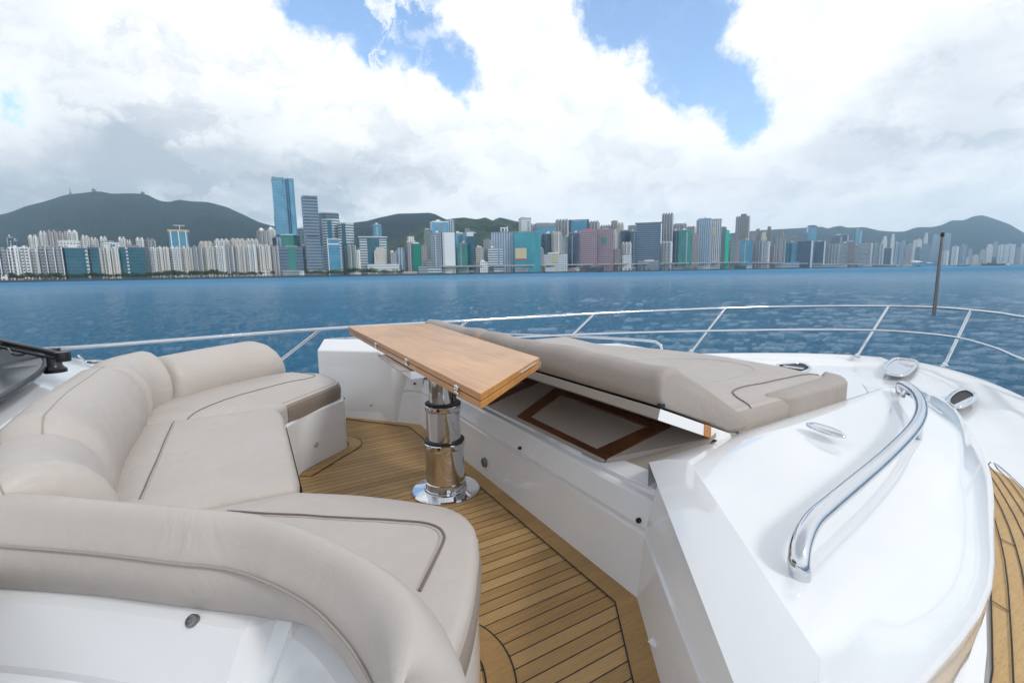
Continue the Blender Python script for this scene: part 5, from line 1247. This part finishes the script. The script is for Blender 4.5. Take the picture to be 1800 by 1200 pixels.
bld(1399, 1428, 423, 'navy_glass', 'wide dark teal slab, left one of a pair divided by white columns', rot=R(2), extra=strip_('plain_white', .95, .12, 0, 1, 'white_column'))
bld(1430, 1450, 424, 'navy_glass', 'narrower dark teal slab, right one of a pair divided by white columns', rot=R(2), extra=strip_('plain_white', .94, .14, 0, 1, 'white_column'))
bld(1460, 1490, 413, 'slate_bands', 'hazy dark slab with a flat top right of the dark teal pair', row=420)
bld(1450, 1468, 429, GRs, 'grey front block touching the right dark teal slab', RT, 10, 'res')
bld(1467, 1489, 427, 'grey_office', 'wide grey ribbed front block right of the dark teal pair', row=10)
bld(1488, 1501, 424, BRs, 'brown-grey front block left of the white balcony block', RT, 10)
bld(1500, 1509, 431, GRs, 'slim grey block directly left of the white balcony block', RT, 20)
bld(1507, 1533, 427, 'white_bands', 'white balcony block near the end of the elevated road', RT, -5, extra=strip_('facade_beige_office', .9, .2))
bld(1532, 1543, 430, 'grey_office', 'plain grey slab right of the white balcony block', row=10)
bld(1545, 1553, 428, 'white_office', 'thin bright white slab at the end of the waterfront', row=20)
bld(1552, 1566, 436, 'dark_glass', 'small dark building right of the thin bright white slab', LB, 30)
# --- far hazy city at the foot of the right hill
hz_ = 'hazy far towers below the peak'
for x0, x1, yt, m_, lab, k in [
    (1500, 1514, 404, 'sky_glass', 'faint pale blue tower far behind the white balcony block', 'box'), (1549, 1558, 415, WR, 'faint white tower with a pointed top left of the curved-roof hall', 'step'),
    (1564, 1571, 411, WR, 'faint thin white tower standing left of the curved-roof hall', 'step'), (1571, 1581, 427, 'silver_strip', 'faint lower silver tower right of the thin white one', 'box'),
    (1581, 1590, 423, 'silver_strip', 'faint silver tower above the left end of the curved-roof hall', 'step'), (1590, 1603, 430, PRs, 'faint mauve block above the curved-roof hall', 'box'),
    (1603, 1619, 421, WR, 'faint wide pale tower above the middle of the curved-roof hall', 'box'), (1607, 1618, 434, 'slate_bands', 'faint slate tower with a sloped side above the hall', 'step'),
    (1619, 1636, 428, 'steel_bands', 'faint banded tower with a stepped crown above the hall', 'step'), (1622, 1629, 409, WR, 'faint spire-topped tower behind the banded stepped one', 'step'),
    (1637, 1652, 413, 'silver_strip', 'faint tall silver tower just left of the steel staff', 'box'), (1653, 1669, 411, 'silver_strip', 'faint tall pale tower just right of the steel staff', 'box'),
    (1655, 1667, 441, WR, 'faint low white tower right of the steel staff', 'box'), (1672, 1684, 433, WR, 'faint pale tower between the staff and the dark small craft', 'box'),
    (1686, 1699, 430, 'steel_bands', 'faint grey tower above the small dark vessel', 'box'), (1700, 1708, 436, PRs, 'faint mauve tower right of the grey one above the vessel', 'step'),
    (1708, 1720, 447, CRs, 'faint low cream tower left of the larger ship', 'step'), (1720, 1732, 438, PRs, 'faint mauve tower above the bow of the larger ship', 'step'),
    (1732, 1744, 429, WR, 'faint white tower above the larger ship, left one', 'step'), (1744, 1753, 424, PRs, 'faint mauve tower above the larger ship, middle one', 'step'),
    (1753, 1763, 430, WR, 'faint white tower above the stern of the larger ship', 'box'), (1764, 1783, 429, WR, 'faint broad pale tower above the small ferry', 'box'),
    (1784, 1794, 434, GRs, 'faint grey tower right of the broad pale one', 'step'), (1793, 1806, 428, WR, 'faint white tower at the right edge of the picture', 'box'),
    (1690, 1702, 452, WR, 'faint low white block on the shore behind the small dark vessel', 'box'), (1712, 1730, 455, PRs, 'faint low mauve block on the shore behind the larger ship', 'box')]:
    bld(x0, x1, yt, m_, lab, RT if k == 'step' else 'office_tower', 300 if yt > 425 else 700, k, group=hz_)
# hall with curved roof
Yh = 3500; X0, X1 = xat(1573, 460, Yh), xat(1648, 460, Yh)
hall = empty('exhibition_hall', 'low hall with sweeping pale curved roof on the far shore, left of the staff', 'hall', ((X0+X1)/2, Yh+60, LAND), boat=False); BASE[hall.name] = Vector((0, 0, 0))
Wh = X1-X0
put('wall', box((0, 0, 8), (Wh*.92, 100, 20)), M['facade_blue_glass'], hall, smooth=False)
rows = []
for j in range(7):
    v = j/6; rows.append([(-Wh/2+Wh*k/24, -60+120*v, 18+ (math.sin(math.pi*(k/24)**.8)*22+6*math.sin(k*.9))*math.sin(math.pi*(.15+.7*v))) for k in range(25)])
low_ = [[(x, y, z-2) for x, y, z in r_] for r_ in rows]
put('curved_roof', join(grid(rows), grid(low_)), M['pale_roof'], hall)
# long white sheds low on the shore
bld(1362, 1405, 461, 'white_bands', 'long low white shed below the elevated road, right part', LB, -40, rot=R(1), dep=14, crown='n')
bld(1508, 1533, 464, 'white_office', 'small white pier building below the balcony block', LB, -30, rot=R(1), dep=14, crown='n')
for x0, x1, yt, m_, lab in [(452, 467, 476, 'white_office', 'small pale pavilion among the waterfront trees below the domed towers'), (467, 475, 472, 'beige_office', 'small yellowish building on the waterfront right of the pale pavilion'), (496, 527, 474, 'grey_office', 'low grey building with vertical bays at the foot of the tallest tower'), (526, 535, 476, 'white_office', 'small white kiosk right of the low grey bay building'),
    (735, 752, 468, 'grey_office', 'low grey shed left of the foot of the blank white slab'), (752, 776, 469, 'white_bands', 'low banded shed below the windowed grey slab'), (708, 733, 477, 'beige_office', 'low beige wall-like shed on the waterfront right of the trees'), (617, 632, 476, 'white_office', 'tiny white gabled building amid green waterfront trees'), (0, 12, 483, 'white_office', 'small pale shed at the left end of the waterfront')]:
    bld(x0, x1, yt, m_, lab, LB, -24, rot=R(1), dep=10, crown='n')
for x0, x1, yt, m_, lab in [(868, 884, 472, 'white_bands', 'small white shed under the elevated road below the silver ribbed block'), (905, 930, 471, 'grey_office', 'long grey shed under the elevated road below the cream advertising panel'), (958, 975, 470, 'white_office', 'small white shed under the elevated road below the cream-signed low building'), (996, 1012, 474, 'pink_office', 'small reddish pavilion on the quay below the dark navy block'), (1030, 1060, 470, 'dark_glass', 'dark long shed under the elevated road below the pink offices'), (1180, 1200, 469, 'grey_office', 'grey quay shed under the elevated road below the green glass block'), (1238, 1262, 468, 'white_bands', 'white open shed under the elevated road below the bright tower pair'), (1290, 1312, 467, 'dark_glass', 'dark quay shed under the elevated road below the tallest right tower'), (1425, 1470, 465, 'white_bands', 'long white terminal on the quay below the dark teal pair'), (1545, 1575, 466, 'grey_office', 'grey pier shed at the right end of the quay')]:
    bld(x0, x1, yt, m_, lab, LB, -26, rot=R(1), dep=8, crown='n')
# masts on the mountain top
for x, y, h, nm, lab in [(124, 341, 32, 'radio_mast', 'thin radio mast on the left shoulder of the big mountain'), (165, 336, 16, 'hilltop_station', 'small boxy station on the summit of the big mountain'), (251, 340.5, 14, 'hilltop_station', 'small boxy station on the right shoulder of the big mountain')]:
    z = ztop(x, y, 4200)-4; X = xat(x, y, 4200)
    g_ = join(box((0, 0, h*.8), (4, 4, h*1.6)), box((0, 0, h*.3), (9, 9, h*.6))) if nm == 'radio_mast' else join(box((0, 0, h*.6), (22, 14, h*1.2)), box((-5, 0, h*1.3), (5, 5, h*.6)))
    put(nm, ([(a+X, b_+4200, c_+z) for a, b_, c_ in g_[0]], g_[1]), M['metal_dark'], label=lab, cat='radio mast' if nm == 'radio_mast' else 'station', boat=False, smooth=False)
# ---- elevated road
def er(x): return Ysh(x)-2+26
vx = list(range(775, 1590, 12)); vp = [(xw(x, er(x)), er(x)) for x in vx]
road = empty('elevated_road', 'long grey elevated road on piers along the right waterfront', 'elevated road', (vp[0][0], vp[0][1], LAND), boat=False); BASE[road.name] = Vector((0, 0, 0)); road.location = (0, 0, 0)
def ry(x): return 468-(x-775)*.0135 if x < 1300 else 461+(x-1300)*.016
vh = [ztop(x, ry(x), er(x)) for x in vx]
def vrow(dy, z): return [(a, b_+dy, h_+z) for (a, b_), h_ in zip(vp, vh)]
put('road_deck', grid([vrow(-9, -2.2), vrow(-9, 0), vrow(9, 0), vrow(9, -2.2)], True, True, closed=True), M['concrete'], road, smooth=False)
put('parapet', grid([vrow(-9.3, -.6), vrow(-9.3, 1.2), vrow(-8.9, 1.2), vrow(-8.9, -.6)], True, True, closed=True), M['concrete'], road, smooth=False)
for k, (a, b_) in enumerate(vp):
    if k % 2 == 0: put('pier', join(box((a, b_-3, (LAND+vh[k]-3)/2), (2.4, 2.4, vh[k]-3-LAND)), box((a, b_-1, vh[k]-3.2), (2.6, 15, 2))), M['concrete'], road, smooth=False)
# vehicles are below the size of a pixel; lamp posts along the deck
for k in range(0, len(vp), 5):
    a, b_ = vp[k]; put('lamp_post', join(box((a, b_-8, vh[k]+5.5), (.5, .5, 11)), box((a+1.5, b_-8, vh[k]+11), (3.5, .5, .4))), M['concrete'], road, smooth=False)
# ---- waterfront trees
def leafmat(c0, c1):
    def f(g, b):
        n_ = g.n('ShaderNodeTexWhiteNoise', noise_dimensions='3D', i={'Vector': g.vm('MULTIPLY', g.n('ShaderNodeNewGeometry').outputs['Position'], (.35, .35, .35))}).outputs['Value']
        q = g.noise(obj_co(g), .45, 3); g.link(g.mix(g.m('MULTIPLY', g.m('ADD', g.mr(q, .3, .7), n_), .5), c0, c1), b.inputs['Base Color']); b.inputs['Specular IOR Level'].default_value = .1
    return f
pmat('foliage', rough=.9, build=leafmat((.030, .062, .020), (.085, .125, .035))); pmat('foliage_light', rough=.9, build=leafmat((.07, .12, .03), (.14, .19, .05))); pmat('bark', (.08, .06, .045), .9)
def crown_mesh(seed, mat):
    rr = random.Random(seed); V, F = [], []
    cl = [(rr.uniform(-3.2, 3.2), rr.uniform(-2.6, 2.6), rr.uniform(4.2, 8.6), rr.uniform(1.3, 2.5)) for _ in range(9)]
    for cx, cy, cz_, r_ in cl:
        for _ in range(46):
            d = Vector((rr.gauss(0, 1), rr.gauss(0, 1), rr.gauss(0, .8))).normalized()*r_*rr.uniform(.55, 1.1); p = Vector((cx, cy, cz_))+d
            u = Vector((rr.gauss(0, 1), rr.gauss(0, 1), rr.gauss(0, 1))).normalized()*.55; v = u.cross(Vector((rr.gauss(0, 1), rr.gauss(0, 1), rr.gauss(0, 1)))).normalized()*.5
            k = len(V); V += [p-u, p-v*.7, p+u, p+v*.7]; F.append((k, k+1, k+2, k+3))
    me = bpy.data.meshes.new('crown'); me.from_pydata([tuple(v) for v in V], [], F); me.materials.append(M[mat]); return me
def trunk_mesh(seed):
    rr = random.Random(seed); g_ = [tube([(0, 0, 0), (.1, 0, 2.5), (0, .1, 5.5)], [.35, .27, .14], 7)]
    for k in range(5):
        a = rr.uniform(0, 6.3); g_.append(tube([(0, 0, 2.6+k*.4), (math.cos(a)*1.2, math.sin(a)*1.2, 4.2+k*.5), (math.cos(a)*2.3, math.sin(a)*2.1, 6+k*.4)], [.15, .10, .05], 5))
    V, F = join(*g_); me = bpy.data.meshes.new('trunk'); me.from_pydata([tuple(v) for v in V], [], F); me.materials.append(M['bark']); return me
crs = [crown_mesh(k, 'foliage') for k in range(3)]+[crown_mesh(7, 'foliage_light')]; trs = [trunk_mesh(k) for k in range(2)]
rr = random.Random(5)
SEGS = [(20, 'below the white block at the far left'), (62, 'below the second white and grey block'), (112, 'below the grey slotted block'), (158, 'before the first dark teal hotel block'), (212, 'below the narrow teal and cream blocks'), (264, 'before the second dark teal hotel block'), (300, 'below the cream block right of the second hotel'), (340, 'below the orange-topped unfinished building'), (395, 'below the blocks right of the orange-topped building'), (452, 'below the cream blocks left of the domed towers'), (500, 'below the domed towers'), (575, 'by the foot of the tall grey tower'), (606, 'by the white-framed blue block'), (650, 'left of the white podium'), (720, 'before the white podium'), (1125, 'left of the grey podium'), (1160, 'before the grey podium'), (1195, 'before the white ribbed tower'), (1300, 'before the green glass block')]
def seg(x): return next(t for a, t in SEGS if x < a)
def tree(x, Yd, sc, cm, label, group):
    o = bpy.data.objects.new('tree', None); C.link(o); o.location = (xw(x, Yd), Yd, LAND); o.rotation_euler = (0, 0, rr.uniform(0, 6)); o.scale = (sc*1.1, sc*1.1, sc); o['label'] = label; o['category'] = 'tree'; o['group'] = group
    t = bpy.data.objects.new('trunk', trs[rr.randrange(2)]); C.link(t); t.parent = o
    c_ = bpy.data.objects.new('crown', cm); C.link(c_); c_.parent = o
x = -5
while x < 480:
    Yd = Ysh(x)+rr.uniform(6, 16); tree(x, Yd, 1.45*rr.uniform(.55, 1.0)*(1.15 if 260 < x < 380 else .9), crs[rr.randrange(3)], 'small dark green waterfront tree '+seg(x), 'dark trees along the left waterfront'); x += rr.uniform(3.5, 7)
x = 537
while x < 708:
    Yd = Ysh(x)+rr.uniform(6, 16); tree(x, Yd, 1.35*rr.uniform(.7, 1.25)*(1.2 if 600 < x < 660 else .9), crs[rr.choice((0, 3, 3))], 'lighter green waterfront tree '+seg(x), 'light green trees along the middle waterfront'); x += rr.uniform(3.5, 6.5)
x = 1085
while x < 1240:
    Yd = Ysh(x)+rr.uniform(2, 10); tree(x, Yd, rr.uniform(.5, .8), crs[rr.choice((0, 1, 3))], 'small tree under the elevated road '+seg(x), 'small trees below the elevated road'); x += rr.uniform(5, 9)
# ---- boats
def boat(name, label, x, yw, L_, parts):
    d = ztop(0, 0, 1); 
    # distance from the waterline row
    dd = fw*FPX+rt*(x-900)-up*(yw-600); k = (SEA-EYE)/dd.z if dd.z < -1e-3*FPX*0+(-.2) else 3000/dd.y
    P = Vector((dd.x*k, dd.y*k, SEA)); 
    return P
def vessel(name, label, cat, x, Yd, L_, hullc, sup, yaw=0, masts=()):
    X = xw(x, Yd); a = math.atan2(X, Yd); o = empty(name, label, cat, (X, Yd, SEA), boat=False); BASE[o.name] = Vector((0, 0, 0)); o.rotation_euler = (0, 0, -a+yaw)
    hw = L_*.13; st_ = [(-.5, .55, 1), (-.45, .85, 1), (-.1, 1, .9), (.25, .95, .95), (.42, .5, 1.15), (.5, .04, 1.3)]
    rows = [[(u*L_, -w_*hw, L_*.11*hh), (u*L_, -w_*hw*.7, -.5), (u*L_, w_*hw*.7, -.5), (u*L_, w_*hw, L_*.11*hh)] for u, w_, hh in st_]
    V, F = grid(rows, closed=False); n4 = 4; F += [(i*4+3, i*4, (i+1)*4, (i+1)*4+3) for i in range(5)]+[(0, 1, 2, 3)]
    put('hull', (V, F), M[hullc], o, smooth=False)
    for nm, c_, s_, m_ in sup: put(nm, box(tuple(q*L_ for q in c_), tuple(q*L_ for q in s_)), M[m_], o, smooth=False)
    for u, h in masts: put('mast', tube([(u*L_, 0, L_*.1), (u*L_, 0, L_*h)], L_*.008, 6), M['metal_dark'], o)
    return o
pmat('hull_dark', (.05, .055, .06), .5); pmat('hull_brown', (.10, .07, .06), .6); pmat('paint_pale', (.5, .52, .53), .5)
vessel('work_boat', 'small grey tug lying right beside a darker barge, left of the staff', 'boat', 1605, 2600, 26, 'hull_dark', [('cabin', (-.1, 0, .17), (.35, .16, .12), 'paint_pale'), ('wheelhouse', (0, 0, .26), (.16, .13, .08), 'hull_dark')], masts=[(0, .5)])
vessel('work_boat', 'dark squat work boat at the end of the sea wall, left of the staff', 'boat', 1615, 2500, 26, 'hull_dark', [('cabin', (0, 0, .20), (.40, .18, .20), 'hull_dark'), ('wheelhouse', (.05, 0, .34), (.2, .14, .09), 'metal_dark')], masts=[(-.1, .48)])
vessel('fishing_boat', 'small dark vessel with a mast under the hazy towers, right of the staff', 'boat', 1692, 2500, 48, 'hull_dark', [('cabin', (-.1, 0, .16), (.4, .16, .10), 'paint_pale')], masts=[(-.1, .42), (.15, .3)])
vessel('cargo_ship', 'brown ship with mast and stern house, largest vessel on the right', 'ship', 1745, 2300, 82, 'hull_brown', [('deckhouse', (-.33, 0, .17), (.20, .18, .12), 'paint_pale'), ('bridge', (-.33, 0, .26), (.13, .16, .06), 'paint_pale'), ('deck_cargo', (.05, 0, .135), (.42, .2, .06), 'hull_brown'), ('funnel', (-.38, 0, .32), (.05, .06, .07), 'hull_dark')], yaw=R(180), masts=[(.0, .36), (.34, .24)])
vessel('ferry', 'tiny white and green ferry, rightmost vessel on the water', 'ferry', 1771, 1500, 17, 'hull_dark', [('cabin', (0, 0, .22), (.7, .24, .20), 'white_paint'), ('wheelhouse', (0, 0, .38), (.3, .18, .10), 'white_paint')], yaw=R(75), masts=[(0, .6)])
# ================================================================ haze
hv_ = bpy.data.materials.new('haze'); hv_.use_nodes = True; g = NT(hv_.node_tree)
pv = g.n('ShaderNodeVolumePrincipled', i={'Color': (.60, .83, 1.0), 'Density': HAZE, 'Anisotropy': .75}); oo = g.n('ShaderNodeOutputMaterial'); g.link(pv.outputs[0], oo.inputs['Volume'])
hz = put('haze', box((0, 2750, 0), (19000, 11100, 1)), hv_, kind='stuff', boat=False, smooth=False, base=(0, 0, 0))
for v in hz.data.vertices: v.co.z = 900 if v.co.z > 0 else SEA-4
